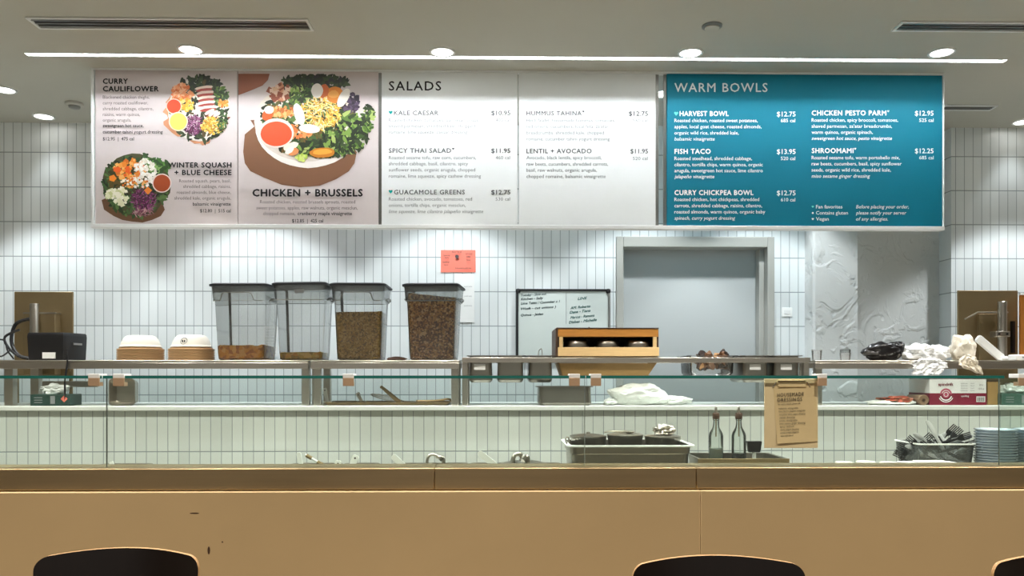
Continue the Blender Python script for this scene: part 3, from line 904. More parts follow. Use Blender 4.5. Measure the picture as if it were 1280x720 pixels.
t = sheet('plastic_sleeve', 568, 593, 342, 403, YW, M['paper'], 'crinkled clear sleeve with white paper below the coral notice', 'paper', .004)
mb = MB(); Yn = YW - .0125
for k in range(3):
    put_text(mb, 'posted notice', 580, 590, 358 + k*12, 1.8, Yn)
text_parts('print_line', mb, M['grey_print'], t)
t = sheet('wall_paper_note', 329.5, 347, 407.5, 446, YW, M['paper'], 'white printed page on the tiles between two containers', 'paper', .003)
mb = MB()
for k in range(9): put_text(mb, 'cleaning schedule list', 331.5, 345, 411 + k*3.8, 1.7, YW - .0115)
text_parts('print_line', mb, M['grey_print'], t)

# whiteboard
X0, Z1 = at(645, 361.5, YW); X1, Z0 = at(762.5, 445, YW)
Z0 -= .03
t = thing('whiteboard', 'whiteboard with green handwritten notes hung on the tiles', 'whiteboard', ((X0+X1)/2, YW, Z0))
part('panel', MB().box(X0 + .01, X1 - .01, YW - .012, YW, Z0 + .01, Z1 - .01), M['whiteboard'], t)
fwid = .013
for nm, b in (('frame_top', (X0 + .02, X1 - .02, Z1 - fwid, Z1)), ('frame_bottom', (X0 + .02, X1 - .02, Z0, Z0 + fwid))):
    part('frame_bar', MB().box(b[0], b[1], YW - .02, YW, b[2], b[3]), M['black'], t, bevel=.002)
for xx in (X0, X1 - fwid):
    part('frame_bar', MB().box(xx, xx + fwid, YW - .02, YW, Z0 + .02, Z1 - .02), M['grey_metal'] if xx > X0 else M['black'], t, bevel=.002)
for sx in (X0, X1 - .024):
    for sz in (Z0, Z1 - .024):
        part('frame_corner', MB().box(sx - .002, sx + .026, YW - .024, YW, sz - .002, sz + .026), M['black'], t, bevel=.009)
Yn = YW - .0128
mb = MB()
for s, x0, x1, y in [('Tuesday - Slow out', 651, 683, 369), ('Kitchen - Sally', 651, 679, 374), ('Lime Tahini / Cucumber x 1', 651, 700, 379.5), ('Wash - cut onions )', 651, 695, 386), ('Quinoa - Jaiden', 651, 679, 394)]:
    a0 = at(x0, y, Yn)
    put_text(mb, s, x0, x1, y, 2.9, Yn, shear=.25, bold=.03, place=lambda p, a0=a0: (p[0], p[1], p[2] + (p[0]-a0[0])*.06))
part('handwriting', mb, M['marker_dark'], t, smooth=0, label='dark green handwriting, left column')
mb = MB()
for s, x0, x1, y in [('LINE', 722, 734, 373.5), ('AM: Roberto', 713, 738, 385), ('Dana - Tiana', 712, 738, 390.5), ('Marcus - Ramona', 713, 743, 397), ('Dishes - Michelle', 711, 746, 403)]:
    a0 = at(x0, y, Yn)
    put_text(mb, s, x0, x1, y, 3.1, Yn, shear=.25, bold=.03, place=lambda p, a0=a0: (p[0], p[1], p[2] + (p[0]-a0[0])*.1))
part('handwriting', mb, M['marker'], t, smooth=0, label='bright green handwriting, right column')
X, Z = at(707.5, 366, Yn); Xb, Zb = at(707.5, 405, Yn)
part('dividing_line', MB().box(X, X + .002, Yn - .0004, Yn + .0006, Zb, Z), M['ink_light'], t)

# outlet
X0, Z1 = at(977, 384.5, YW); X1, Z0 = at(990, 396, YW)
t = thing('outlet_plate', 'small white outlet plate on the tiles beside the door', 'outlet', ((X0+X1)/2, YW, Z0))
part('cover', MB().box(X0, X1, YW - .006, YW, Z0, Z1), M['white_plastic'], t, bevel=.003)
xm = (X0+X1)/2; zm = (Z0+Z1)/2
part('socket', MB().box(xm - .02, xm + .02, YW - .008, YW - .006, zm - .012, zm + .012), M['paper'], t, bevel=.002)

# ------------------------------------------------------------------ over-shelves standing on the ledge
YS0, YS1 = 3.96, 4.26
SZ = az(450.3, YS0, 640); SZ0 = az(461, YS0, 640)
def overshelf(px0, px1, posts, label, lower=None):
    x0, x1 = ax(px0, YS0), ax(px1, YS0)
    t = thing('steel_overshelf', label, 'shelf', ((x0+x1)/2, (YS0+YS1)/2, LZ))
    mb = MB().box(x0, x1, YS0, YS1, SZ - .012, SZ)
    part('shelf_top', mb, M['steel'], t, bevel=.003)
    part('front_lip', MB().box(x0, x1, YS0, YS0 + .012, SZ0, SZ - .012), M['steel'], t, bevel=.002)
    part('back_lip', MB().box(x0, x1, YS1 - .012, YS1, SZ0 + .004, SZ - .012), M['steel'], t)
    for (a, b) in posts:
        xa, xb = ax(a, YS0 + .02), ax(b, YS0 + .02)
        for yy in (YS0 + .02, YS1 - .06):
            part('post', MB().box(xa, xb, yy, yy + .04, LZ, SZ - .012), M['steel'], t, bevel=.002)
    if lower:
        a, b, z0, z1 = lower
        part('brace', MB().box(ax(a, YS0), ax(b, YS0), YS1 - .05, YS1 - .03, az(z1, YS0), az(z0, YS0)), M['steel'], t, bevel=.002)
    return t
overshelf(-40, 385, [(5, 16), (377, 386)], 'stainless over-shelf under two bowl stacks and two tall containers', (16, 89, 477, 485))
overshelf(388, 574, [(392, 401), (564, 573)], 'short stainless over-shelf under the two filled containers')
overshelf(1019, 1345, [(1020, 1028), (1325, 1335)], 'stainless over-shelf at the right under bags and tools')

# pan rack
x0, x1 = ax(577.5, YS0), ax(1013, YS0)
RZ = az(446.8, YS0); RZ0 = az(453.2, YS0)
rk = thing('pan_rack', 'open stainless rack holding hanging metal pans by the wooden crate', 'rack', ((x0+x1)/2, 4.05, LZ))
part('front_rail', MB().box(x0, x1, YS0, YS0 + .012, RZ0, RZ), M['steel'], rk, bevel=.002)
part('back_rail', MB().box(x0, x1, YS1 - .012, YS1, RZ0, RZ), M['steel'], rk, bevel=.002)
for px in (577.5, 617, 656.5, 693.5, 825, 858, 925, 965.5, 1007):
    xx = ax(px, YS0)
    part('cross_bar', MB().box(xx, xx + .012, YS0 + .012, YS1 - .012, RZ0, RZ), M['steel'], rk)
for px in (577.5, 1006):
    xx = ax(px, YS0)
    for yy in (YS0 + .014, YS1 - .045):
        part('post', MB().box(xx, xx + .028, yy, yy + .03, LZ, RZ0), M['steel'], rk, bevel=.002)

def pan_mb(cx, cy, ztop, w, d, h, rad=.025, flange=.01, taper=.86, wall=.0016):
    rings = [rr(cx, cy, w*taper - .02, d*taper - .02, rad, ztop - h), rr(cx, cy, w*taper, d*taper, rad, ztop - h + .012), rr(cx, cy, w - 2*flange, d - 2*flange, rad, ztop - .003),
             rr(cx, cy, w, d, rad, ztop - .004), rr(cx, cy, w, d, rad, ztop), rr(cx, cy, w - 2*flange - .004, d - 2*flange - .004, rad, ztop - .001),
             rr(cx, cy, w*taper - 2*wall, d*taper - 2*wall, rad, ztop - h + .014), rr(cx, cy, w*taper - .02, d*taper - .02, rad, ztop - h + wall)]
    return MB().loft(rings, True, True)

rack_pans = [(585, 616.5, 'small hanging steel pan at the left end of the rack, white label', True),
             (620, 656, 'small hanging steel pan, second from the left in the rack', False),
             (660, 692, 'small hanging steel pan next to the tan wooden bin', False),
             (929.5, 964, 'small hanging steel pan with label right of the brown paper', True),
             (968, 1003.5, 'small hanging steel pan with label at the right end of the rack', True)]
for (a, b, lab, sticker) in rack_pans:
    Yc = YS0 + .012 + .138
    xa, xb = ax(a, YS0), ax(b, YS0)
    zt = RZ + .0105
    t = thing('hanging_pan', lab, 'pan', ((xa+xb)/2, Yc, zt - .135), 'small pans hanging in the rack')
    w = xb - xa + .004
    part('pan_body', pan_mb((xa+xb)/2, Yc, zt, w + .010, .292, .135, .02, .016, .84), M['pan_steel'], t)
    if sticker:
        z = RZ0 - .022
        xm = (xa + xb)/2 - .005
        yf = Yc - .292/2 + .0195
        part('label_sticker', MB().box(xm - .028, xm + .028, yf - .0045, yf - .0035, z - .014, z + .014), M['paper'], t, label='white label')

# wider pan with brown paper
xa, xb = ax(862, YS0), ax(924, YS0); Yc = YS0 + .15
t = thing('hanging_pan', 'wide hanging pan filled with crumpled brown paper', 'pan', ((xa+xb)/2, Yc, RZ - .09))
part('pan_body', pan_mb((xa+xb)/2, Yc, RZ + .0105, xb - xa + .01, .292, .10, .03, .016, .84), M['tub_clear'], t)

def lump(c, r, seed, amp=.35, freq=2.2, sub=4, flat=None, m=None):
    import bmesh
    bm = bmesh.new(); bmesh.ops.create_icosphere(bm, subdivisions=sub, radius=1)
    mb = MB()
    idx = {}
    for i, v in enumerate(bm.verts):
        p = v.co.copy(); off = Vector((seed*3.1, seed*1.7, seed*.9))
        n1 = noise.noise(p*freq + off); n2 = abs(noise.noise(p*freq*2.3 + off*2)); n3 = abs(noise.noise(p*freq*5 + off*3))
        s = 1 + amp*n1 - amp*.6*n2 - amp*.28*n3
        q = Vector((p.x*r[0], p.y*r[1], p.z*r[2]))*s + Vector(c)
        if flat is not None and q.z < flat: q.z = flat + (random.random())*.0005
        mb.v.append(q); idx[v] = i
    for f in bm.faces: mb.f.append([idx[v] for v in f.verts]); mb.m.append(0)
    bm.free()
    return mb

for k, (px, py, rx, rz, lab) in enumerate([(881, 451, .052, .050, 'crumpled brown paper at the left of the wide pan'), (904, 450, .048, .050, 'crumpled brown paper at the right of the wide pan')]):
    X, Z = at(px, py, YS0 + .12)
    solo('crumpled_paper', lump((X, YS0 + .12 + .04*k, Z), (rx, .055, rz), 3 + k, .6, 1.8), M['brown_bag'], lab, 'paper', (X, YS0 + .12, Z - rz), 'brown paper in the rack pan')

# tan wooden bin hung in the rack, wooden crate on top
xa, xb = ax(698, YS0), ax(823, YS0); Yc = YS0 + .15
xm = (xa+xb)/2
zb = az(469.5, YS0)
mb = MB().loft([rr(xm - .01, Yc, (xb-xa)*.87, .22, .006, zb), rr(xm, Yc, (xb-xa)*.985, .262, .006, RZ0 - .003), rr(xm, Yc, (xb-xa)*.985 - .016, .246, .004, RZ0 - .003), rr(xm - .01, Yc, (xb-xa)*.87 - .016, .204, .004, zb + .01)])
bn = thing('wooden_bin', 'tan wooden bin hanging in the rack below the crate', 'bin', (xm, Yc, zb))
part('bin_body', mb, M['wood_tan'], bn)
part('hook_edge', MB().box(xa + .001, xb, YS0 + .002, YS0 + .268, RZ + .0006, RZ + .003), M['wood_tan'], bn)
for sx in (xa + .003, xb - .007):
    part('side_strap', MB().box(sx, sx + .004, YS0 + .03, YS0 + .25, RZ0 - .004, RZ), M['wood_tan'], bn)
cy0, cy1 = 3.955, 4.235
cx0, cx1 = ax(694.5, cy0), ax(824, cy0)
cz0 = RZ + .0038; ctop = az(409.5, cy0, 760)
t = thing('wooden_crate', 'open-front wooden crate with three steel loaf pans on the rack', 'crate', ((cx0+cx1)/2, (cy0+cy1)/2, cz0))
za, zb_ = az(434, cy0, 760), az(421, cy0, 760)
part('base_board', MB().box(cx0 + .006, cx1 - .006, cy0 + .016, cy1, cz0, cz0 + .012), M['wood_dark'], t)
part('front_rail', MB().box(cx0 + .012, cx1, cy0, cy0 + .016, cz0 + .002, za), M['wood_pale'], t, bevel=.002, label='pale lower front rail')
part('top_front_rail', MB().box(cx0 + .012, cx1 - .004, cy0, cy0 + .016, zb_, ctop - .006), M['wood_orange'], t, bevel=.002, label='orange upper front rail')
part('front_post', MB().box(cx0 + .018, cx0 + .036, cy0 + .001, cy0 + .015, za, zb_), M['wood_pale'], t)
part('front_post', MB().box(cx1 - .03, cx1 - .012, cy0 + .001, cy0 + .015, za, zb_), M['wood_pale'], t)
part('side_board', MB().box(cx0, cx0 + .012, cy0 + .004, cy1, cz0, ctop - .006), M['wood_dark'], t)
part('side_board', MB().box(cx1 - .012, cx1, cy0 + .016, cy1, cz0 + .012, ctop - .006), M['wood_dark'], t)
part('back_board', MB().box(cx0 + .012, cx1 - .012, cy1 - .012, cy1, cz0 + .012, ctop - .006), M['wood_dark'], t)
part('top_board', MB().box(cx0 + .004, cx1 - .002, cy0 - .004, cy1, ctop - .006, ctop), M['wood_dark'], t, bevel=.002)
for k, px in enumerate((720, 758, 796)):
    X = ax(px, cy0 + .1)
    tt = thing('loaf_pan', ['steel loaf pan at the left inside the crate', 'steel loaf pan in the middle of the crate', 'steel loaf pan at the right inside the crate'][k], 'pan', (X, cy0 + .09, cz0 + .0126), 'loaf pans in the crate')
    mb = MB()
    zt = az(424, cy0 + .03, 760)
    c = (X, cy0 + .095)
    mb.loft([rr(c[0], c[1], .085, .11, .03, cz0 + .0126), rr(c[0], c[1], .118, .14, .045, cz0 + .035), rr(c[0], c[1], .122, .146, .05, zt - .012), rr(c[0], c[1], .10, .12, .045, zt), rr(c[0], c[1], .06, .08, .03, zt + .003)])
    part('pan_body', mb, M['pan_steel'], tt, smooth=60)
# wire handle and a clip near the crate
X, Z = at(676, 446, 4.05)
pts = [(X - .012, 4.08, RZ + .006), (X - .008, 4.08, RZ + .035), (X + .006, 4.07, RZ + .045), (X + .008, 4.07, RZ + .006)]
solo('wire_hook', MB().tube(smooth_path(pts), .0022), M['steel'], 'thin wire hook standing on the pan left of the crate', 'hook', (X, 4.07, RZ + .006))
X, Z = at(737, 408, 4.1)
solo('binder_clip', MB().box(X - .008, X + .008, 4.09, 4.105, ctop + .0005, ctop + .008).rot(.5, 'Y', (X, 4.1, ctop + .004)), M['black'], 'tiny dark clip lying on top of the wooden crate', 'clip', (X, 4.1, ctop))

SZ += .0006

# ------------------------------------------------------------------ tall food containers
def container(px0, px1, pytop, label, rotz=0, fill=None, fill_label=None, fill_m=None, depth=.26, Yc=4.10, notch=True, tag_label=False, lid_tilt=0, wave=.006, slope=0):
    Yf = Yc - depth/2
    x0, x1 = ax(px0, Yf), ax(px1, Yf)
    xm = (x0 + x1)/2; w = x1 - x0
    zt = az(pytop, Yf, (px0+px1)/2); z0 = SZ
    h = zt - .012 - z0
    t = thing('food_container', label, 'container', (xm, Yc, z0), 'tall clear food containers')
    wb, wt = w*.77, w*.88
    db, dt = depth*.84, depth*.95
    def R(f, grow=0): return rr(xm, Yc, wb + (wt-wb)*f + grow, db + (dt-db)*f + grow, .028, z0 + h*f)
    mb = MB().loft([R(0, -.02), R(.015, -.004), R(.1), R(.78), R(.995)], True, False)
    for fi, f in enumerate(mb.f):
        if sum(mb.v[i].y for i in f)/len(f) < Yc - depth*.3: mb.m[fi] = 1
    body = part('tub_body', mb, [M['tub'], M['tub_clear']], t)
    # flared rim band
    mb = MB().loft([R(.79, .001), R(.80, .013), R(.985, .018), R(1.0, .018), R(1.0, .004)], False, False)
    part('rim_band', mb, M['tub_rim'], t)
    # raised outline on the front
    yf = Yc - (db + (dt-db)*.9)/2 - .012
    def q(u, f): 
        ww = wb + (wt-wb)*f + .012
        return (xm + u*ww/2, Yc - (db + (dt-db)*f + .016)/2 - .001, z0 + h*f)
    if notch: pts = [q(-.93, .79), q(-.66, .79), q(-.60, .87), q(-.52, .90), q(.42, .90), q(.52, .88), q(.60, .80), q(.66, .79), q(.93, .79)]
    else: pts = [q(-.93, .79), q(-.3, .79), q(.3, .79), q(.93, .79)]
    part('grip_ridge', MB().tube(pts, .0028, 6), M['grey_metal'], t)
    for sx in (-1, 1):
        xx = xm + sx*(wb + (wt-wb)*.85 + .012)/2
        zc = z0 + h*.83
        part('handle', MB().tube(smooth_path([(xx, Yc - .06, zc - .012), (xx + sx*.012, Yc - .05, zc), (xx + sx*.012, Yc + .05, zc), (xx, Yc + .06, zc - .012)]), .004, 6), M['grey_metal'], t)
    lw, ld = w, dt + .036
    zl = z0 + h
    mb = MB().loft([rr(xm, Yc, lw - .012, ld - .012, .03, zl - .006), rr(xm, Yc, lw, ld, .03, zl - .005), rr(xm, Yc, lw, ld, .03, zl + .004), rr(xm, Yc, lw - .02, ld - .02, .03, zl + .009), rr(xm, Yc, lw - .05, ld - .05, .03, zl + .007)])
    if lid_tilt: mb.rot(-lid_tilt, 'Y', (xm, Yc, zl))
    part('lid', mb, M['lid'], t, label='dark grey lid')
    if tag_label:
        z = z0 + h*.90; yf = Yc - (db + (dt-db)*.9 + .017)/2
        part('label_sticker', MB().box(xm - .02, xm + .025, yf - .003, yf - .001, z - .010, z + .010), M['grey_print'], t, label='small grey label')
    t.rotation_euler = (0, 0, rotz)
    if fill:
        ring = []
        n = 14
        f1 = (az(fill, Yf, (px0+px1)/2) - z0)/h
        def RR(f, g): return rr(xm, Yc, (wb + (wt-wb)*f)*g - .012, (db + (dt-db)*f)*g - .012, .022, z0 + .006 + h*f, 8)
        rings = [RR(0, .9), RR(.02, 1), RR(max(f1 - .03, .03), 1)]
        for g in (1, .85, .6, .35, .1):
            rg = []
            for (x, y, z) in RR(f1 - .01, g):
                # height varies across the top of the pile
                zz_ = z + wave*noise.noise(Vector((x*30, y*30, 1.3 + px0))) * 2 - slope*(x - xm)/w
                rg.append((x, y, zz_))
            rings.append(rg)
        o = solo(fill_label[0], MB().loft(rings), fill_m, fill_label[1], fill_label[2], (xm, Yc, z0 + .006), kind='stuff')
        o.rotation_euler = (0, 0, rotz)
    return t
container(261, 336.5, 353, 'tall clear container at the left with a little golden crisps at its bottom', -.05, 432.5, ('crisps', 'golden crisps at the bottom of the leftmost container', 'snack'), M['chips'])
container(338.5, 408.5, 351.5, 'tall clear container with a small grey rim label, almost empty', .0, 441, ('crisps', 'thin layer of olive crisps in the container with the rim label', 'snack'), M['chips_green'], notch=False, tag_label=True, lid_tilt=.014)
container(411, 482.5, 352.5, 'tall clear container two thirds full of small olive brown seeds', 0, 390, ('seeds', 'olive brown seeds in the third container', 'seeds'), M['seeds'], wave=.004)
container(504, 577, 353, 'tall clear container nearly full of brown nut pieces', -.08, 370, ('nuts', 'brown nut pieces filling the rightmost container', 'nuts'), M['granola'], notch=False, slope=.03)
X, Z = at(497, 447, 4.06)
solo('dark_cloth', lump((X, 4.05, SZ + .008), (.05, .05, .012), 9, .3, 2.0, 3, SZ), M['wood_dark'], 'small folded dark cloth left of the nut container', 'cloth', (X, 4.05, SZ))

# ------------------------------------------------------------------ bowl stacks (upside-down nested bowls)
def bowl_mb(c, rb, rt, h, wall=.002):
    return MB().lathe([(rb, 0), (rb + .004, .001), (rb + .004, .005), (rb - .001, .006), ((rb*.6 + rt*.4), h*.6), (rt + .012, h*.90), (rt, h), (rt*.5, h + .001), (rt*.02, h + .001)], c, 36, cap0=False)
def dome_mb(c, rb, h):
    return MB().lathe([(rb, 0), (rb + .003, .001), (rb + .003, .004), (rb - .002, .006), (rb*.96, h*.25), (rb*.90, h*.5), (rb*.81, h*.75), (rb*.72, h*.9), (rb*.62, h*.98), (rb*.5, h), (rb*.02, h)], c, 40, cap0=False)
first = None
for si, (px, nm) in enumerate([(176, 'left'), (239.5, 'right')]):
    Yc = 4.10
    X = ax(px, Yc)
    side = 'left stack, nearest the printer' if si == 0 else 'right stack, touching the crisps container'
    for k in range(8):
        z = SZ + .0075*k
        if first is None:
            first = solo('kraft_bowl', bowl_mb((X, Yc, z), .108, .09, .0125), M['kraft_bowl'], '', 'bowl', (X, Yc, z)); o = first
        else: o = copy_thing(first, (X, Yc, z))
        o['label'] = 'brown paper bowl turned over in the ' + side; o['group'] = 'brown bowls in the ' + nm + ' stack'
    z = SZ + .0075*7 + .0142
    if si == 0:
        wb_ = solo('white_bowl', dome_mb((X, Yc, z), .097, .060), M['fibre'], 'white fibre bowl turned over on top of the left bowl stack', 'bowl', (X, Yc, z), 'white bowls topping the stacks', smooth=60)
    else:
        o = thing('white_bowl', 'white fibre bowl with a round mark on top of the right bowl stack', 'bowl', (X, Yc, z), 'white bowls topping the stacks')
        part('bowl_body', dome_mb((X, Yc, z), .097, .063), M['fibre'], o, smooth=60)
        # round stamped mark on its sloping side
        mb = MB(); n = 24; zc = z + .029; yc_ = Yc - .0905
        for ro, ri in ((.017, .0145),):
            vs = []
            for j in range(n):
                a = 2*PI*j/n
                for r in (ro, ri):
                    dz = r*math.sin(a); vs.append((X + r*math.cos(a) - .004, yc_ + dz*.62 + (r*math.cos(a))**2*4.5 - .0012, zc + dz))
            mb.add(vs, [(2*j, 2*((j+1) % n), 2*((j+1) % n)+1, 2*j+1) for j in range(n)])
        for dx in (-.006, .004):
            mb.box(X + dx - .004 - .003, X + dx - .004 + .003, yc_ - .0025, yc_ + .001, zc - .006, zc + .005)
        part('stamp', mb, M['ink_soft'], o)

# ------------------------------------------------------------------ equipment at the left end
YE = 4.32
X0, Z1 = at(17.5, 364.5, YE); X1, _ = at(91, 364.5, YE)
t = thing('back_plate_stand', 'brown steel plate with pole behind the black printer', 'equipment', ((X0+X1)/2, YE, LZ))
part('plate', MB().box(X0, X1, YE, YE + .012, az(472, YE), Z1), M['dark_steel'], t, bevel=.003)
for xx in (X0 + .005, X1 - .02):
    part('leg', MB().box(xx, xx + .015, YE, YE + .012, LZ, az(472, YE)), M['dark_steel'], t)
xp, zp = at(46.5, 380, YE - .06)
part('pole', MB().lathe([(.022, 0), (.022, zp - SZ - .003), (.02, zp - SZ)], (xp, YE - .085, SZ), 20), M['steel'], t)
xa, xb = ax(28.5, YE - .06), ax(68, YE - .06)
part('bracket_box', MB().box(xa, xb, YE - .055, YE, SZ0 - .03, az(392, YE - .06)), M['dark_steel'], t, bevel=.003)
part('bracket_flange', MB().box(xa - .002, xb + .002, YE - .0555, YE, az(393, YE-.06), az(391, YE-.06)), M['steel'], t)
# printer
Yp = 4.0
xa, xb = ax(32.5, Yp), ax(79, Yp); xc = ax(89, Yp + .13)
zt = az(416, Yp)
t = thing('label_printer', 'black receipt printer with a small white label on the left shelf', 'printer', ((xa+xb)/2, Yp + .08, SZ))
sec = [(xa, Yp + .01), (xb, Yp), (xb + .012, Yp + .02), (xb + .03, Yp + .17), (xa + .012, Yp + .19)]
def sc_(s, z): 
    cx = sum(p[0] for p in sec)/5; cy = sum(p[1] for p in sec)/5
    return [(cx + (x - cx)*s, cy + (y - cy)*s, z) for x, y in sec]
part('case', MB().loft([sc_(.93, SZ), sc_(.96, SZ + .01), sc_(1, zt - .02), sc_(.985, zt - .005), sc_(.94, zt)]), M['black'], t)
xl, zl = at(53, 440, Yp); xr, zr = at(69, 449, Yp)
part('label_sticker', MB().box(xl, xr, Yp - .001, Yp + .004, SZ + .008, SZ + .008 + (zl - zr)*.85), M['paper'], t, label='white label')
part('side_slot', MB().box(xb + .022, xb + .026, Yp + .05, Yp + .13, zt - .06, zt - .05), M['grey_metal'], t)
# cables
xk = ax(24, 4.2)
for k, (pts, lab) in enumerate([
    ([(xk + .03, 4.24, SZ + .22), (xk - .03, 4.22, SZ + .19), (xk - .04, 4.20, SZ + .10), (xk, 4.19, SZ + .03), (xk + .05, 4.2, SZ + .012)], 'thick black cable hanging left of the printer'),
    ([(xk + .02, 4.17, SZ + .16), (xk - .05, 4.16, SZ + .12), (xk - .02, 4.15, SZ + .06), (xk + .03, 4.15, SZ + .02)], 'black cable bundle beside the steel bracket'),
    ([(xk - .0, 4.12, SZ + .05), (xk - .04, 4.11, SZ + .02), (xk - .07, 4.11, SZ + .05), (xk - .06, 4.11, SZ + .10), (xk - .02, 4.11, SZ + .10), (xk - .005, 4.11, SZ + .05), (xk + .02, 4.12, SZ + .008)], 'thin black cable loop at the far left')]):
    solo('power_cable', MB().tube(smooth_path(pts), .009 - .0025*k, 8), M['black'], lab, 'cable', (xk, 4.15, SZ), 'cables by the printer')
pc = [(ax(90, 4.0), 3.952, SZ + .05), (ax(91, 4.0), 3.95, SZ - .01), (ax(88, 4.0), 3.951, SZ - .1), (ax(87, 4.0), 3.96, LZ + .004)]
solo('power_cable', MB().tube(smooth_path(pc), .0045, 6), M['black'], 'black cable hanging down before the shelf edge below the printer', 'cable', (pc[0][0], 3.955, LZ), 'cables by the printer')

# ------------------------------------------------------------------ equipment at the right end
X0, Z1 = at(1197.5, 363, YE); X1, _ = at(1272.5, 363, YE)
t = thing('back_plate_stand', 'brown steel plate with pole and clamp at the right end', 'equipment', ((X0+X1)/2, YE, LZ))
part('plate', MB().box(X0, X1, YE, YE + .012, LZ, Z1), M['dark_steel'], t, bevel=.003)
xp, zp = at(1252, 377, YE - .08)
part('pole', MB().lathe([(.023, 0), (.023, zp - SZ - .003), (.02, zp - SZ)], (xp, YE - .085, SZ), 20), M['steel'], t)
xa, za_ = at(1245, 421, YE - .11); xb, zb2 = at(1263, 414, YE - .11)
part('clamp', MB().box(xa, xb, YE - .112, YE - .055, za_, zb2), M['steel'], t, bevel=.003)
for px in (1249, 1259):
    X, Z = at(px, 417.5, YE - .113)
    part('bolt', MB().box(X - .005, X + .005, YE - .116, YE - .110, Z - .005, Z + .005), M['black'], t)
pts = [at(1206, 399, YE - .03), at(1222, 390.5, YE - .03), at(1260, 390.5, YE - .03)]
part('bent_rod', MB().tube([(x, YE - .03, z) for x, z in pts], .0045), M['steel'], t)
xa, xb = ax(1205, YE - .02), ax(1245, YE - .02)
part('bracket_box', MB().box(ax(1221, YE), xb, YE - .02, YE, SZ + .003, az(392, YE)), M['dark_steel'], t, bevel=.002)
part('slot_bar', MB().box(ax(1263, YE), ax(1266, YE), YE - .02, YE, az(441, YE), az(401, YE)), M['black'], t)
xo0, xo1 = ax(1274, 4.24), ax(1322, 4.24)
zo = az(369, 4.24, 1274)
t = thing('orange_tray', 'orange tray standing at the right picture edge behind the plate', 'tray', ((xo0+xo1)/2, 4.24, SZ))
part('panel', MB().box(xo0, xo1, 4.232, 4.244, SZ, zo), M['orange'], t, bevel=.003)
part('top_edge', MB().box(xo0 - .002, xo1 + .002, 4.228, 4.246, zo, zo + .012), M['white_plastic'], t, bevel=.002)

# things lying on the right shelf
xs, _ = at(1021, 446, 4.08)
t = solo('plastic_cup', MB().lathe([(.022, 0), (.026, .055), (.028, .055), (.0255, .05), (.021, .002)], (xs, 4.08, SZ), 24), M['cup'], 'small frosted cup at the left end of the right shelf', 'cup', (xs, 4.08, SZ), 'small cups on the right shelf')
xs2, _ = at(1056.5, 446, 4.08)
t = thing('plastic_cup', 'small clear cup with a lid rim left of the black bag', 'cup', (xs2, 4.08, SZ), 'small cups on the right shelf')
part('cup_body', MB().lathe([(.024, 0), (.028, .04), (.0275, .04), (.023, .002)], (xs2, 4.08, SZ), 24), M['cup'], t)
part('cup_rim', MB().lathe([(.022, .04), (.026, .042), (.026, .056), (.022, .058)], (xs2, 4.08, SZ), 24), M['clear_dark'], t)

X, Z = at(1107, 437, 4.05)
mb = lump((X - .025, 4.06, SZ + .042), (.105, .07, .052), 5, .28, 1.3, 4, SZ)
mb2 = lump((X + .055, 4.06, SZ + .055), (.042, .045, .05), 6, .3, 1.3, 4, SZ)
mb.add(mb2.v, mb2.f)
solo('black_bag', mb, M['black_film'], 'crumpled black plastic bag on the right shelf', 'bag', (X, 4.06, SZ))

def drape(px0, px1, pytop, pybot, Y, seed, ncol=26, nrow=22, lean=.0, width_end=.5, shift=0):
    """soft sheet lying on the shelf and hanging over its front edge"""
    mb = MB(); rows = []
    for i in range(nrow + 1):
        v = i / nrow
        row = []
        for j in range(ncol + 1):
            u = j / ncol
            half = (px1 - px0)/2 * (1 if v < .5 else 1 - (1-width_end)*(v-.5)*2)
            cx = (px0 + px1)/2 + shift*max(0, v - .4)
            n1 = noise.noise(Vector((u*5 + seed, v*4, seed))); n2 = noise.noise(Vector((u*12, v*9, seed*2)))
            px = cx + (u - .5)*2*half*(1 + .12*n1)
            py = pytop + (pybot - pytop)*v + 3*n1*(1 if v > .3 else 0)
            arch = (2*u - 1)**2
            py += (1 - v)**1.5 * arch * 8
            X, Z = at(px, py, Y)
            y = min(Y - .016*abs(math.sin(u*9 + seed + n1*2)) - .012*n2, Y - .001)
            row.append((X, y, Z))
        rows.append(row)
    back = [[(x, y + .004, z) for x, y, z in r] for r in rows[::-1]]
    mb.loft(rows + back, False, False, closed=False)
    return mb
X, Z = at(1160, 448, 3.93)
mb = lump((ax(1147, 4.03), 4.03, SZ + .04), (.085, .06, .046), 12, .35, 2.0, 4, SZ)
l2 = lump((ax(1172, 4.03), 4.03, SZ + .036), (.055, .05, .048), 13, .3, 2.0, 4, SZ); mb.add(l2.v, l2.f)
l3 = drape(1140, 1182, 446, 468, YS0 - .006, 2.0, width_end=.75, shift=-8); mb.add(l3.v, l3.f)
solo('plastic_wrap', mb, M['film'], 'crumpled white plastic wrap hanging over the right shelf edge', 'wrap', (X, 3.96, SZ))
X, Z = at(1205, 440, 3.95)
mb = lump((ax(1203, 4.02), 4.02, SZ + .06), (.066, .055, .078), 21, .34, 1.7, 4, SZ)
l3 = drape(1197, 1222, 443, 467, YS0 - .006, 4.0, width_end=.35, shift=24); mb.add(l3.v, l3.f)
solo('cream_cloth', mb, M['cloth'], 'cream cloth bundle hanging over the shelf edge beside the steel plate', 'cloth', (X, 3.97, SZ))
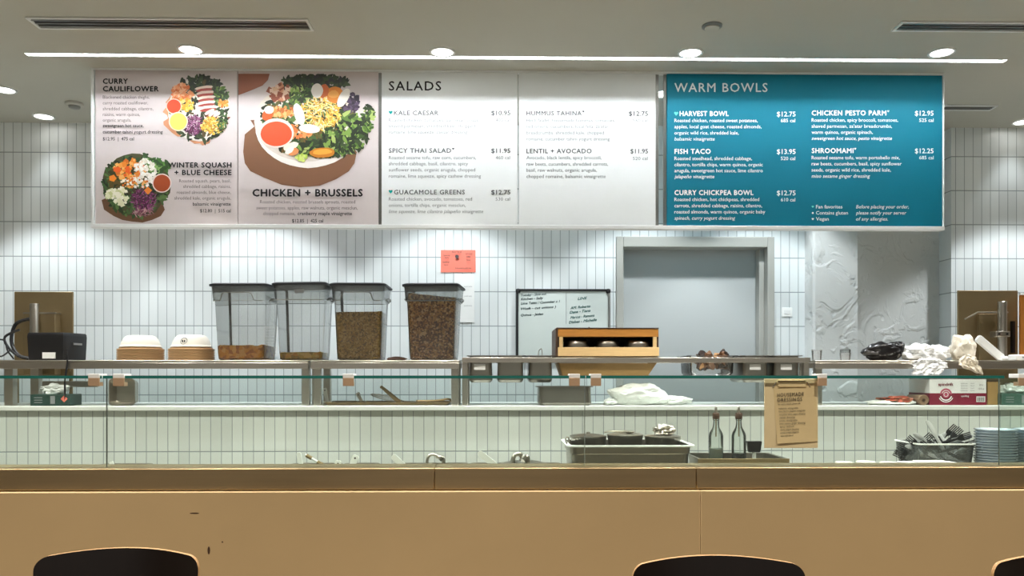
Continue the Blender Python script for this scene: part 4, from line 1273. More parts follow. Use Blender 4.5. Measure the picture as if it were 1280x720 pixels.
# white scraper
xa, za_ = at(1224, 421, 4.14); xb, zb2 = at(1250, 443, 4.14)
t = thing('scraper', 'white plastic scraper leaning in front of the right steel plate', 'scraper', (xb, 4.14, SZ))
L_ = math.hypot(xb - xa, zb2 - za_); ang = math.atan2(za_ - zb2, xb - xa)
mb = MB().loft([[(x, y, z) for x, z, y in rr((xa+xb)/2, (za_+zb2)/2, L_ + .03, .04, .012, 4.13)], [(x, y, z) for x, z, y in rr((xa+xb)/2, (za_+zb2)/2, L_ + .03, .04, .012, 4.15)]])
mb.rot(ang, 'Y', ((xa+xb)/2, 4.14, (za_+zb2)/2))
zmin = min(v.z for v in mb.v)
for v in mb.v: v.z += SZ - zmin
part('blade', mb, M['white_plastic'], t, bevel=.004)
mb = MB().tube([(xb - .005, 4.12, SZ + .012), (xb + .09, 4.11, SZ + .012)], .011, 10)
part('handle', mb, M['white_plastic'], t)
xa = ax(1264, 4.05)
t = thing('tissue_pack', 'small white packet lying at the right end of the shelf', 'packet', (xa + .05, 4.05, SZ))
part('packet', MB().box(xa, xa + .12, 4.01, 4.08, SZ, SZ + .03), M['paper'], t, bevel=.006)
part('print_patch', MB().box(xa + .03, xa + .08, 4.009, 4.0095, SZ + .012, SZ + .02), M['ink_light'], t)

# ------------------------------------------------------------------ things on the ledge
def tissue_box(px0, px1, pytop, label, m, light, diamond):
    Y0 = 3.955
    x0, x1 = ax(px0, Y0), ax(px1, Y0); z1 = az(pytop, Y0, px0)
    t = thing('wipes_box', label, 'box', ((x0+x1)/2, Y0 + .06, LZ), 'green boxes on the ledge')
    part('carton', MB().box(x0, x1, Y0, Y0 + .12, LZ, z1), m, t, bevel=.003)
    xw = x0 + (x1-x0)*.52
    part('print_panel', MB().box(xw, xw + .022, Y0 - .0008, Y0 - .0002, LZ + .01, z1 - .008), light, t)
    for k in range(3): part('print_line', MB().box(x0 + .02, x0 + .06, Y0 - .0008, Y0 - .0002, LZ + .014 + k*.012, LZ + .018 + k*.012), M['grey_print'], t)
    if diamond:
        xd = x1 - .024; zd = (LZ + z1)/2 + .006; s = .017
        part('diamond_mark', _dm(xd, zd, s, Y0), M['coral'], t)
    mb = lump(((x0+x1)/2 - .005, Y0 + .06, z1 + .022), ((x1-x0)*.37, .045, .032), px0*.1 + 2, .4, 2.0, 4, z1)
    part('tissues', mb, M['tissue'], t, label='white crumpled tissues')
def _dm(xd, zd, s, Y0):
    m_ = MB(); m_.add([(xd - s, Y0 - .001, zd), (xd, Y0 - .001, zd - s), (xd + s, Y0 - .001, zd), (xd, Y0 - .001, zd + s)], [(0, 1, 2, 3)]); return m_
tissue_box(37.5, 86.5, 493, 'dark green carton with white tissues at the left end of the ledge', M['box_green'], M['grey_print'], True)
tissue_box(1252.5, 1300, 492, 'green carton with white tissues at the right end of the ledge', M['box_green_hazed'], M['grey_print'], False)

# square pan leaning upright on the ledge
x0, x1 = ax(134.5, 3.96), ax(168, 3.96); zt = az(473, 3.96, 150)
w = x1 - x0; hh = zt - LZ
mb = MB()
def vr(w_, h_, rad, y): return [((x0+x1)/2 + a, y, LZ + hh/2 + b) for a, b, _ in rr(0, 0, w_, h_, rad, 0)]
mb.loft([vr(w*.8, hh*.8, .02, 4.03), vr(w*.86, hh*.86, .022, 4.025), vr(w*.95, hh*.95, .022, 3.972), vr(w, hh, .022, 3.971), vr(w, hh, .022, 3.967), vr(w*.93, hh*.93, .02, 3.968), vr(w*.85, hh*.84, .02, 4.022), vr(w*.8, hh*.8, .02, 4.026)])
solo('square_pan', mb, M['steel'], 'small square steel pan standing on its side on the ledge at left', 'pan', ((x0+x1)/2, 3.99, LZ))

# pan below the crate, standing on the ledge
x0, x1 = ax(670.5, 3.955), ax(742.5, 3.955); zt = az(483, 3.955)
yc_ = 3.955 + .09
solo('loaf_pan', pan_mb((x0+x1)/2, yc_, zt, x1 - x0, .18, zt - LZ, .03, .012, .93), M['pan_steel'], 'grey steel pan standing on the ledge below the wooden crate', 'pan', ((x0+x1)/2, yc_, LZ))

# white bag on the ledge
X = ax(795, 4.0)
mb = lump((ax(797, 4.04), 4.04, LZ + .05), (.15, .07, .062), 31, .22, 1.8, 5, LZ)
l2 = lump((ax(840, 4.02), 4.02, LZ + .02), (.10, .05, .026), 33, .4, 2.0, 4, LZ); mb.add(l2.v, l2.f)
l2 = lump((ax(762, 4.02), 4.02, LZ + .014), (.035, .04, .02), 34, .4, 2.0, 4, LZ); mb.add(l2.v, l2.f)
solo('plastic_bag', mb, M['bag'], 'white plastic bag lying on the ledge behind the glass', 'bag', (X, 4.03, LZ))

# utensil tray on the ledge
x0, x1 = ax(404, 4.0), ax(563, 4.0)
t = thing('sheet_tray', 'thin dark tray with utensils on the ledge below the short shelf', 'tray', ((x0+x1)/2, 4.10, LZ))
part('tray_body', MB().loft([rr((x0+x1)/2, 4.12, x1-x0-.03, .2, .01, LZ), rr((x0+x1)/2, 4.12, x1-x0, .23, .012, LZ + .014), rr((x0+x1)/2, 4.12, x1-x0-.006, .224, .012, LZ + .014), rr((x0+x1)/2, 4.12, x1-x0-.034, .196, .01, LZ + .002)]), M['dark_steel'], t)
def spoon(px_a, py_a, px_b, py_b, Y, w, m, label, name='serving_spoon', group=None, base=None, hole=True):
    """flat handle from a (upper end) to b (lower end, where the bowl lies)"""
    xa, za_ = at(px_a, py_a, Y); xb, zb2 = at(px_b, py_b, Y)
    if base is not None: zb2 = base + .012
    t = thing(name, label, 'utensil', (xb, Y, base if base is not None else zb2), group)
    d = Vector((xb - xa, 0, zb2 - za_)); L_ = d.length; d.normalize(); nn = Vector((-d.z, 0, d.x))
    mb = MB(); rings = []
    for k, (f, s) in enumerate([(0, .55), (.03, .9), (.08, 1), (.5, .8), (.9, .7), (1, .7)]):
        c = Vector((xa, Y, za_)) + d*L_*f
        rings.append([c + nn*w*s/2 + Vector((0, -.003, 0)), c - nn*w*s/2 + Vector((0, -.003, 0)), c - nn*w*s/2 + Vector((0, .003, 0)), c + nn*w*s/2 + Vector((0, .003, 0))])
    mb.loft(rings)
    part('handle', mb, m, t)
    if hole:
        c = Vector((xa, Y - .0035, za_)) + d*.012
        part('hang_hole', MB().disc_y(c.x, c.y, c.z, w*.14, 12), M['black'], t)
    mb = MB().lathe([(.001, -.010), (.018, -.008), (.026, 0), (.024, 0), (.016, -.006), (.001, -.008)], (xb, Y, zb2), 16)
    part('spoon_bowl', mb, m, t)
    return t
spoon(405.5, 485, 409, 502, 4.10, .022, M['white_plastic'], 'white spoon standing at the left end of the ledge tray', base=LZ + .004)
spoon(446.5, 491, 452, 503, 4.10, .022, M['steel'], 'steel spoon with a hole in its flat handle in the ledge tray', base=LZ + .004)
def tongs(px_a, py_a, px_b, Y, base, label, m, dy=.03):
    xa, za_ = at(px_a, py_a, Y); xb, _ = at(px_b, 500, Y)
    t = thing('tongs', label, 'utensil', (xb, Y, base))
    for k in (-1, 1):
        mb = MB(); rings = []
        for f in (0, .2, .5, .8, 1):
            c = Vector((xa + (xb-xa)*f, Y + k*dy*f*.5, za_ + (base + .006 - za_)*f + .006*k*f*(1-f)))
            wv = .008*(1 + f*.4)
            rings.append([c + Vector((0, -.0015 + k*.002, -wv)), c + Vector((0, .0015 + k*.002, -wv)), c + Vector((.002, .0015 + k*.002, wv)), c + Vector((.002, -.0015 + k*.002, wv))])
        mb.loft(rings); part('arm', mb, m, t)
    part('hinge', MB().tube([(xa, Y - .006, za_), (xa, Y + .006, za_)], .008, 10), m, t)
    return t
tongs(477, 484, 500, 4.08, LZ + .003, 'dark metal tongs propped up in the ledge tray', M['dark_steel'])
# whisk lying in the tray
X = ax(480, 4.13)
t = thing('whisk', 'wire whisk lying in the ledge tray beside the tongs', 'utensil', (X, 4.13, LZ))
xa, za_ = at(463, 493, 4.13); xb = ax(505, 4.13); zb2 = LZ + .012
part('handle', MB().tube([(xb, 4.13, zb2), (xb + .12, 4.13, LZ + .009)], .006), M['steel'], t)
for k in range(5):
    a = PI*k/5
    pts = []
    for s in range(13):
        f = s/12*2*PI - PI
        u = (1 + math.cos(f))/2; w_ = .022*math.sin(f)
        c = Vector((xb + (xa - xb)*u, 4.13, zb2 + (za_ - zb2)*u))
        pts.append(c + Vector((0, w_*math.cos(a), w_*math.sin(a)*.6)))
    part('wire', MB().tube(pts, .0011, 5), M['steel'], t)
X = ax(545, 4.08)
solo('ladle', MB().tube(smooth_path([(X - .10, 4.08, LZ + .018), (X, 4.075, LZ + .02), (X + .06, 4.08, LZ + .028), (X + .08, 4.09, LZ + .018)]), .0055), M['dark_steel'], 'dark utensil handle lying along the right of the ledge tray', 'utensil', (X, 4.08, LZ))

# red flat food packet, brown roll, carton
X = ax(1122, 4.0)
x0, x1 = ax(1086, 4.0), ax(1160, 4.0)
t = thing('food_packet', 'flat white food packet showing reddish pieces on the ledge', 'packet', (X, 4.03, LZ))
mb = lump((X, 4.03, LZ + .012), ((x1-x0)*.5, .07, .017), 41, .3, 1.6, 4, LZ)
part('wrapper', mb, M['bag'], t)
mb = lump((ax(1122, 4.0), 4.015, LZ + .022), ((x1-x0)*.30, .055, .022), 43, .5, 2.2, 4, LZ + .004)
part('filling', mb, M['red_food'], t, label='reddish brown pieces')
Yr = 3.975
X, Z = at(1151, 495, Yr)
rad = Z - LZ - .022 if False else .026
t = thing('brown_roll', 'brown round roll end beside the white and maroon carton', 'roll', (X, Yr, LZ + .0255))
cz_ = LZ + .028 + rad
mb = MB()
def yr(r, y, z=cz_): return [(X + r*math.cos(2*PI*j/22), y, z + r*math.sin(2*PI*j/22)) for j in range(22)]
cz_ = LZ + rad
mb.loft([yr(rad*.3, Yr - .026, cz_), yr(rad*.34, Yr - .028, cz_), yr(rad*.9, Yr - .03, cz_), yr(rad, Yr - .027, cz_), yr(rad, Yr + .10, cz_), yr(rad*.9, Yr + .104, cz_)])
t.location = (X, Yr, LZ)
part('roll_body', mb, M['brown_roll'], t)
mb = MB().loft([yr(rad*.30, Yr - .0262, cz_), yr(rad*.26, Yr - .032, cz_)])
part('core', mb, M['wood_dark'], t)

Yx = 3.957
x0, x1 = ax(1162, Yx), ax(1233, Yx); zt = az(474, Yx, 1200); zm = az(491.5, Yx, 1200)
t = thing('drink_carton', 'white and maroon printed carton on the ledge, ring logo', 'box', ((x0+x1)/2, Yx + .1, LZ))
part('carton', MB().box(x0, x1, Yx, Yx + .2, LZ, zt, 0), M['paper'], t, bevel=.002)
part('maroon_band', MB().box(x0 - .0006, x1 + .0006, Yx - .0008, Yx + .2006, LZ + .001, zm), M['maroon'], t)
part('maroon_top', MB().box(x0 + .002, x1 - .002, Yx + .002, Yx + .198, zt, zt + .0012), M['maroon'], t)
Yq = Yx - .002
def ring(mb, px, py, ro, ri, n=28, a0=0, a1=2*PI):
    c = at(px, py, Yq); vs = []
    for j in range(n + 1):
        a = a0 + (a1-a0)*j/n
        for r in (ro, ri): vs.append((c[0] + r*math.cos(a), Yq, c[1] + r*math.sin(a)))
    mb.add(vs, [(2*j, 2*j+2, 2*j+3, 2*j+1) for j in range(n)])
mb = MB(); ring(mb, 1182.5, 493, .030, .022, a0=0, a1=PI)
X, Z = at(1182.5, 493, Yq - .0003); mb.disc_y(X, Yq - .0003, Z, .018, 24)
part('ring_logo', mb, M['rose'], t, smooth=0)
mb = MB(); ring(mb, 1182.5, 493, .032, .026, a0=PI*1.1, a1=PI*1.9); ring(mb, 1182.5, 493, .040, .036, a0=PI*1.15, a1=PI*1.85)
Yq -= .001; ring(mb, 1182.5, 493, .012, .009); Yq += .001
part('ring_lines', mb, M['paper'], t, smooth=0)
mb = MB(); put_text(mb, 'spindrift', 1173, 1191.5, 480.3, 3.6, Yq, bold=.03)
part('brand_lettering', mb, M['maroon'], t, smooth=0)
mb = MB()
for k in range(4):
    put_text(mb, 'ingredients water', 1201, 1209.5, 479 + k*3, 1.7, Yq); put_text(mb, 'keep cool', 1213, 1218, 479 + k*3, 1.7, Yq)
put_text(mb, '24 x', 1224, 1229, 481, 2.2, Yq, bold=.02); put_text(mb, '12 fl oz', 1223, 1230, 486, 2.2, Yq, bold=.02)
text_parts('fine_print', mb, M['grey_print'], t)
mb = MB(); put_text(mb, 'sparkling', 1201.5, 1211, 495, 2, Yq, bold=.02)
X, Z = at(1226, 499, Yq); mb.box(X - .022, X + .022, Yq - .0003, Yq + .0003, Z - .014, Z + .014)
part('barcode_label', mb, M['paper'], t, smooth=0)
mb = MB()
for k in range(11): mb.box(X - .018 + k*.0034, X - .018 + k*.0034 + (.0012 if k % 3 else .0022), Yq - .001, Yq - .0006, Z - .011, Z + .010)
part('barcode', mb, M['ink'], t, smooth=0)
x0, x1 = ax(1234.5, 3.99), ax(1250.5, 3.99)
t = thing('brown_carton', 'brown cardboard carton between the maroon carton and green box', 'box', ((x0+x1)/2, 4.05, LZ))
part('carton', MB().box(x0, x1, 3.99, 4.12, LZ, az(477, 3.99)), M['wood_tan'], t, bevel=.002)
part('flap', MB().box(x0, x1, 3.988, 4.0, az(477, 3.99), az(475.8, 3.99)), M['wood_dark'], t)

# ------------------------------------------------------------------ serving counter
YC = 2.75                      # face of the steel band
CTZ = az(585, YC)              # counter top
BZ = az(612, YC)               # bottom of the band
CX0_, CX1_ = -3.4, 3.6
YCB = 3.45
DK = .925                      # sunk deck where the food pans stand
ct = thing('serving_counter', 'long counter with tan front panels and a stainless top edge', 'counter', (0, 3.1, 0))
seams = [CX0_, ax(543, YC), ax(870.5, YC), CX1_]
for a, b in zip(seams[:-1], seams[1:]):
    part('steel_band', MB().box(a + .0006, b - .0006, YC, YC + .14, BZ, CTZ), M['steel_band'], ct, bevel=.003)
ps = [CX0_, ax(876, YC - .02), CX1_]
for a, b in zip(ps[:-1], ps[1:]):
    part('front_panel', MB().box(a + .0005, b - .0005, YC - .016, YC + .03, .06, BZ - .003), M['tan'], ct, bevel=.003)
part('plinth', MB().box(CX0_, CX1_, YC + .05, YCB - .04, 0, .06), M['black'], ct)
part('deck', MB().box(CX0_, CX1_, YC + .03, YCB, DK - .03, DK), M['steel'], ct)
part('back_panel', MB().box(CX0_, CX1_, YCB - .03, YCB, .06, DK - .03), M['steel'], ct)
part('inner_wall', MB().box(CX0_, CX1_, YC + .12, YC + .14, DK, BZ), M['steel'], ct)
DK += .0006
# small scuffs on the tan panel
for k, (px, py, w_, h_, lab) in enumerate([(243, 641.5, 6, .8, 'short'), (261, 688, 1.6, 5, 'tall'), (278, 677.5, 1, 1, 'dot'), (1272, 697, 1.4, 1, 'dot')]):
    X, Z = at(px, py, YC - .0163)
    mb = MB(); mb.disc_y(X, YC - .0165, Z, w_/F*2.75, 10, rz=h_/F*2.75)
    part('scuff_mark', mb, M['wood_dark'], ct, smooth=0)

# sneeze guard glass
YG = YC + .05
GT = az(473.2, YG - .03)
GJ = [ax(-420, YG), ax(133, YG), ax(731, YG), ax(1249.5, YG)]
glabels = ['glass guard pane at the left end, left of the thin joint', 'long glass guard pane in the middle, left of the crate joint', 'glass guard pane at the right with the kraft clipboard hung on it']
for (a, b, lab) in zip(GJ[:-1], GJ[1:], glabels):
    t = thing('glass_guard', lab, 'glass pane', ((a+b)/2, YG, CTZ), 'front panes of the sneeze guard')
    g = .0012
    part('pane', MB().box(a + g, b - g, YG, YG + .006, CTZ + .0005, GT), M['glass'], t)
    part('pane_edge', MB().box(a + g - .0008, a + g, YG, YG + .006, CTZ, GT), M['joint'], t)
    part('pane_edge', MB().box(b - g, b - g + .0008, YG, YG + .006, CTZ, GT), M['joint'], t)
GS = az(469.5, YG - .03)
for (a, b, lab) in zip(GJ[:-1], GJ[1:], ['glass top shelf of the guard at the left end', 'long glass top shelf of the guard in the middle', 'glass top shelf of the guard at the right']):
    t = thing('glass_shelf', lab, 'glass shelf', ((a+b)/2, YG, GT), 'top shelves of the sneeze guard')
    g = .0015
    part('pane', MB().box(a + g, b - g, YG - .028, YG + .30, GT + .0002, GS), M['glass'], t)
    part('front_edge', MB().box(a + g, b - g, YG - .0295, YG - .028, GT + .0002, GS), M['glass_edge'], t)
M['glass_green'] = clear_mat('green_guard_glass', (.84, .93, .89), .04, '#b4ccc0', .03, 1.4)
t = thing('glass_guard', 'last glass guard pane at the right picture edge', 'glass pane', (GJ[3] + .4, YG, CTZ), 'front panes of the sneeze guard')
part('pane', MB().box(GJ[3] + .003, GJ[3] + .75, YG, YG + .01, CTZ, GT), M['glass_green'], t)
# clips
cl_labels = ['steel glass clip left of the left joint', 'steel glass clip in front of the upright square pan', 'steel glass clip below the container of seeds',
             'steel glass clip in front of the pan below the crate', 'steel glass clip right of the middle joint', 'steel glass clip right of the kraft clipboard', 'steel glass clip at the right picture edge']
for (pa, pb), lab in zip([(110, 124), (141, 155), (428.5, 442), (711.5, 725), (738.5, 751.5), (1022.5, 1034), (1273.5, 1286)], cl_labels):
    Yk = YG - .036
    xa, xb = ax(pa, Yk), ax(pb, Yk)
    t = thing('glass_clip', lab, 'clip', ((xa+xb)/2, YG - .02, GT - .03), 'clips of the glass guard')
    part('front_jaw', MB().box(xa, xb, Yk, Yk + .006, az(482.5, Yk), az(472.5, Yk)), M['clip'], t, bevel=.001)
    part('top_jaw', MB().box(xa, xb, Yk, YG + .02, az(472.5, Yk), az(467.3, Yk)), M['white_metal'], t, bevel=.001)
    part('spacer', MB().box(xa + .004, xb - .004, Yk + .006, YG - .0002, az(482.5, Yk), GT - .012), M['clip'], t)
    

# kraft clipboard hanging on the front of the glass
Yk = YG - .012
x0, z1 = at(955.5, 473.5, Yk); x1, z0 = at(1022.5, 560, Yk)
t = thing('clipboard', 'kraft clipboard listing housemade dressings on the front of the glass', 'sign', ((x0+x1)/2, Yk, z0))
part('board', MB().box(x0, x1, Yk, Yk + .004, z0, z1), M['kraft'], t, bevel=.001)
xa, za_ = at(972, 475.5, Yk); xb, zb2 = at(1007, 484, Yk)
part('clip_bar', MB().box(xa, xb, Yk - .006, Yk - .0006, zb2, za_ + .001), M['kraft_sheet'], t, bevel=.002, label='tan metal clip')
part('painted_clip_shadow', MB().box(xa, xb, Yk - .0065, Yk - .006, za_ - .002, za_ + .0), M['wood_dark'], t)  # dark strip painted along the top of the clip as its shade
for px in (968, 1010.5):
    part('clip_arm', MB().tube([(at(px - (2 if px < 990 else -2), 484, Yk)[0], Yk - .002, at(px, 484, Yk)[1]), (at(px + (2 if px < 990 else -2), 477.5, Yk)[0], Yk - .003, at(px, 477.5, Yk)[1])], .002), M['steel'], t)
# curled sheet, a little askew
mb = MB(); rows = []
n = 10
def kp(u, v):
    px = 966.5 + 52.5*u + v*(4.5 - 1.5*u); py = 479 + v*(75.5 - 3*u)
    X, Z = at(px, py, Yk)
    c = .001 + .010*max(0, v - .7)**1.3*2 * (1 - .6*u) + .002*(1-v)*abs(math.sin(u*3))
    return (X, Yk - c, Z)
for i in range(n + 1): rows.append([kp(j/n, i/n) for j in range(n + 1)])
rows = rows + [[(x, y + .0004, z) for x, y, z in r] for r in rows[::-1]]
mb.loft(rows, False, False, closed=False)
part('paper_sheet', mb, M['kraft_sheet'], t)
def on_sheet(p): return (p[0], Yk - .0035, p[2])
def slant(p, a0): return (p[0], p[1] - .0042, p[2] + (p[0]-a0[0])*.05)
mb = MB()
for s, x0_, x1_, y in [('HOUSEMADE', 971, 1004, 494), ('DRESSINGS', 971.5, 1002, 500.2)]:
    a0 = at(x0_, y, Yk); put_text(mb, s, x0_, x1_, y, 4.4, Yk, bold=.008, space=1.2, place=lambda p, a0=a0: slant(p, a0))
text_parts('heading', mb, M['ink'], t)
mb = MB()
rowsT = [('for more details please ask', 972, 1000, 505.3), ('balsamic vinaigrette', 973, 997, 510.6), ('lime cilantro jalapeno vinaigrette', 973, 1006, 514.3), ('cucumber tahini yogurt dressing', 973.5, 1006, 518.2), ('caesar dressing', 974, 993, 522),
         ('pesto vinaigrette', 974, 996, 525.8), ('miso sesame ginger dressing', 974, 1006, 529.6), ('spicy cashew', 974.5, 992, 533.3), ('curry yogurt dressing', 975, 998, 537), ('cranberry maple vinaigrette', 975, 998, 540.8), ('extra virgin olive oil', 975.5, 991, 544.6)]
for s, x0_, x1_, y in rowsT:
    a0 = at(x0_, y, Yk); put_text(mb, s, x0_, x1_, y, 2.2, Yk, place=lambda p, a0=a0: slant(p, a0))
text_parts('list_text', mb, M['ink'], t)

# ------------------------------------------------------------------ on the counter behind the glass
# food pans standing in the deck, each with a utensil in it
YF = 3.12
def food_pan(pxc, w, label):
    X = ax(pxc, YF)
    return solo('food_pan', pan_mb(X, YF, DK + .075, w, .30, .075, .02, .012, .9), M['pan_steel'], label, 'pan', (X, YF, DK), 'food pans behind the steel edge')
food_pan(388, .20, 'low food pan behind the counter edge under the leftmost utensils')
food_pan(446, .14, 'low food pan behind the counter edge under two white handles')
food_pan(535, .30, 'low food pan behind the counter edge under the middle tongs')
food_pan(645, .36, 'low food pan behind the counter edge under the right tongs')
food_pan(140, .20, 'low food pan behind the counter edge at the left joint')
BF = DK + .003
spoon(373, 565.5, 381, 600, YF - .02, .018, M['white_plastic'], 'thin white handle leaning left above the counter edge', base=BF, hole=False)
spoon(423, 575.5, 420, 606, YF - .02, .024, M['white_plastic'], 'short white handle with a hole beside the tilted handle', base=BF)
spoon(445.5, 569, 431, 606, YF, .026, M['white_plastic'], 'wide white handle tilted right with a hole', base=BF)
spoon(490, 569.5, 530, 594, YF - .03, .024, M['white_plastic'], 'slanted white handle left of the silver loop tongs', base=BF, hole=False)
spoon(598, 565.5, 648, 594, YF - .03, .026, M['white_plastic'], 'slanted white handle left of the rightmost silver tongs', base=BF, hole=False)
spoon(139, 577, 146, 604, YF, .016, M['white_plastic'], 'tiny utensil end peeking over the counter edge at the left joint', base=BF)
# dark-banded utensil
X, Z = at(380, 569, YF)
xb, zb2 = at(404, 583, YF)
t = thing('serving_spoon', 'white handle with two dark grips leaning right above the counter edge', 'utensil', (xb + .03, YF + .02, BF))
d = Vector((xb - X, 0, zb2 - Z)).normalized()
pts = [Vector((X, YF + .02, Z)) + d*s for s in (0, .02, .1, .17)]
pts[-1].z = max(pts[-1].z, BF + .012)
part('handle', MB().tube(pts, .0045), M['white_plastic'], t)
for s in (.005, .055):
    part('grip', MB().tube([Vector((X, YF + .02, Z)) + d*s, Vector((X, YF + .02, Z)) + d*(s + .024)], .0075), M['dark_steel'], t, label='dark grip')
part('spoon_bowl', MB().lathe([(.001, -.010), (.02, -.008), (.028, 0), (.026, 0), (.016, -.006), (.001, -.008)], (pts[-1].x, YF + .02, BF + .012), 16), M['white_plastic'], t)
# loop tongs
def loop_tongs(px0, px1, pytop, label, thick=.006, s=0):
    x0, zt = at(px0, pytop, YF); x1 = ax(px1, YF)
    t = thing('tongs', label, 'utensil', ((x0+x1)/2, YF + .03, BF))
    zb_ = BF + .006
    part('arm', MB().tube(smooth_path([(x0 - .004, YF + .02, zb_), (x0, YF + .025, zt - .03), (x0 + .008, YF + .03, zt - .004), (x0 + .028, YF + .032, zt), ((x0*.35+x1*.65), YF + .034, zt - .012)]), thick), M['steel'], t, smooth=60)
    part('arm', MB().tube(smooth_path([(x1 + .004, YF + .03, zb_), (x1, YF + .035, zt - .03), (x1 - .004, YF + .036, zt - .012), ((x0*.35+x1*.65), YF + .034, zt - .010)]), thick*1.15), M['steel'], t, smooth=60)
    part('lock_ring', MB().tube([(x1 - .016, YF + .02, zt - .02), (x1 - .004, YF + .022, zt - .008)], thick*1.5), M['pan_steel'], t)
loop_tongs(533, 554, 569.5, 'silver loop-handled tongs standing in the middle food pan')
loop_tongs(641, 660, 569, 'thick silver tongs standing in the right food pan', .009)
X, Z = at(655, 578, YF + .06)
solo('steel_cover', MB().lathe([(.09, 0), (.092, .004), (.06, .012), (.02, .016), (.012, .03), (.001, .031)], (X, YF + .08, DK + .075), 24), M['pan_steel'], 'flat steel lid lying behind the right silver tongs', 'lid', (X, YF + .08, DK + .075))

# large pan with three round inserts
x0, x1 = ax(709, 3.1), ax(869, 3.1); zt = az(557, 3.1, 790)
Yc = 3.1 + .15
bp_ = thing('bain_pan', 'large steel pan holding three round insert pots', 'pan', ((x0+x1)/2, Yc, DK))
w = x1 - x0
cx = (x0+x1)/2
rings = [rr(cx, Yc, w*.90, .28, .03, DK), rr(cx, Yc, w*.91, .284, .03, DK + .01), rr(cx, Yc, w*.925, .288, .03, zt - .035), rr(cx, Yc, w*.945, .294, .03, zt - .032), rr(cx, Yc, w*.95, .296, .03, zt - .006),
         rr(cx, Yc, w, .31, .03, zt - .005), rr(cx, Yc, w, .31, .03, zt), rr(cx, Yc, w*.94, .29, .03, zt - .001), rr(cx, Yc, w*.90, .27, .03, DK + .01), rr(cx, Yc, w*.88, .26, .03, DK + .003)]
part('pan_body', MB().loft(rings), M['pan_steel'], bp_)
part('rim', MB().loft([rr(cx, Yc, w + .004, .314, .03, zt - .006), rr(cx, Yc, w + .006, .316, .03, zt - .002), rr(cx, Yc, w + .004, .314, .03, zt + .001), rr(cx, Yc, w*.94, .29, .03, zt + .001), rr(cx, Yc, w*.94, .29, .03, zt - .006)], False, False), M['white_metal'], bp_)
pots = [(740, 'left insert pot in the large pan, low lid'), (788, 'middle insert pot in the large pan, lid with spoon'), (837, 'right insert pot in the large pan, shiny crumpled cover')]
for k, (px, lab) in enumerate(pots):
    X = ax(px, 3.12); r = .072
    ztop = az(549 if k != 1 else 547, 3.12, px)
    t = thing('insert_pot', lab, 'pot', (X, Yc, DK + .0042), 'insert pots in the large pan')
    part('pot_body', MB().lathe([(r*.9, 0), (r*.95, .01), (r*.97, ztop - DK - .02), (r, ztop - DK - .016), (r*1.02, ztop - DK - .004), (r*1.0, ztop - DK - .003), (r*.95, ztop - DK - .02), (r*.93, .015), (r*.5, .012)], (X, Yc, DK + .0042), 36), M['pan_steel'], t)
    part('lid', MB().lathe([(r*.98, -.001), (r*1.04, 0), (r*1.04, .003), (r*.9, .006), (r*.5, .010), (r*.12, .012), (r*.1, .018), (r*.02, .019)], (X, Yc, ztop + .0005), 36), M['steel'] if k != 0 else M['pan_steel'], t)
X, Z = at(757, 541.5, 3.16)
t = thing('serving_spoon', 'spoon resting across the lid of the middle insert pot', 'utensil', (X + .09, Yc - .03, az(547, 3.12, 788) + .004))
zt2 = az(547, 3.12, 788)
part('handle', MB().tube(smooth_path([(X, Yc - .05, Z), (X + .03, Yc - .04, zt2 + .018), (X + .09, Yc - .035, zt2 + .0165)]), .0035), M['steel'], t)
part('spoon_bowl', MB().lathe([(.001, -.004), (.016, -.002), (.022, .003), (.02, .004), (.001, 0)], (X + .105, Yc - .035, zt2 + .0145), 16), M['steel'], t)
X = ax(832, 3.2); zt2 = az(549, 3.12, 840)
solo('foil_ball', lump((X, Yc - .02, zt2 + .028), (.045, .04, .026), 51, .4, 2.4, 4, zt2 + .012), M['steel'], 'crumpled shiny foil on the right insert pot lid', 'foil', (X, Yc - .02, zt2 + .012))
X, Z = at(709, 546, 3.12)
pts = [(X, 3.13, zt + .004), (X - .006, 3.13, zt + .02), (X + .002, 3.13, zt + .032), (X + .008, 3.13, zt + .02), (X - .002, 3.13, zt + .008)]
solo('wire_hook', MB().tube(smooth_path(pts), .0028), M['steel'], 'small bright wire loop at the left rim of the large pan', 'hook', (X, 3.13, zt + .002))

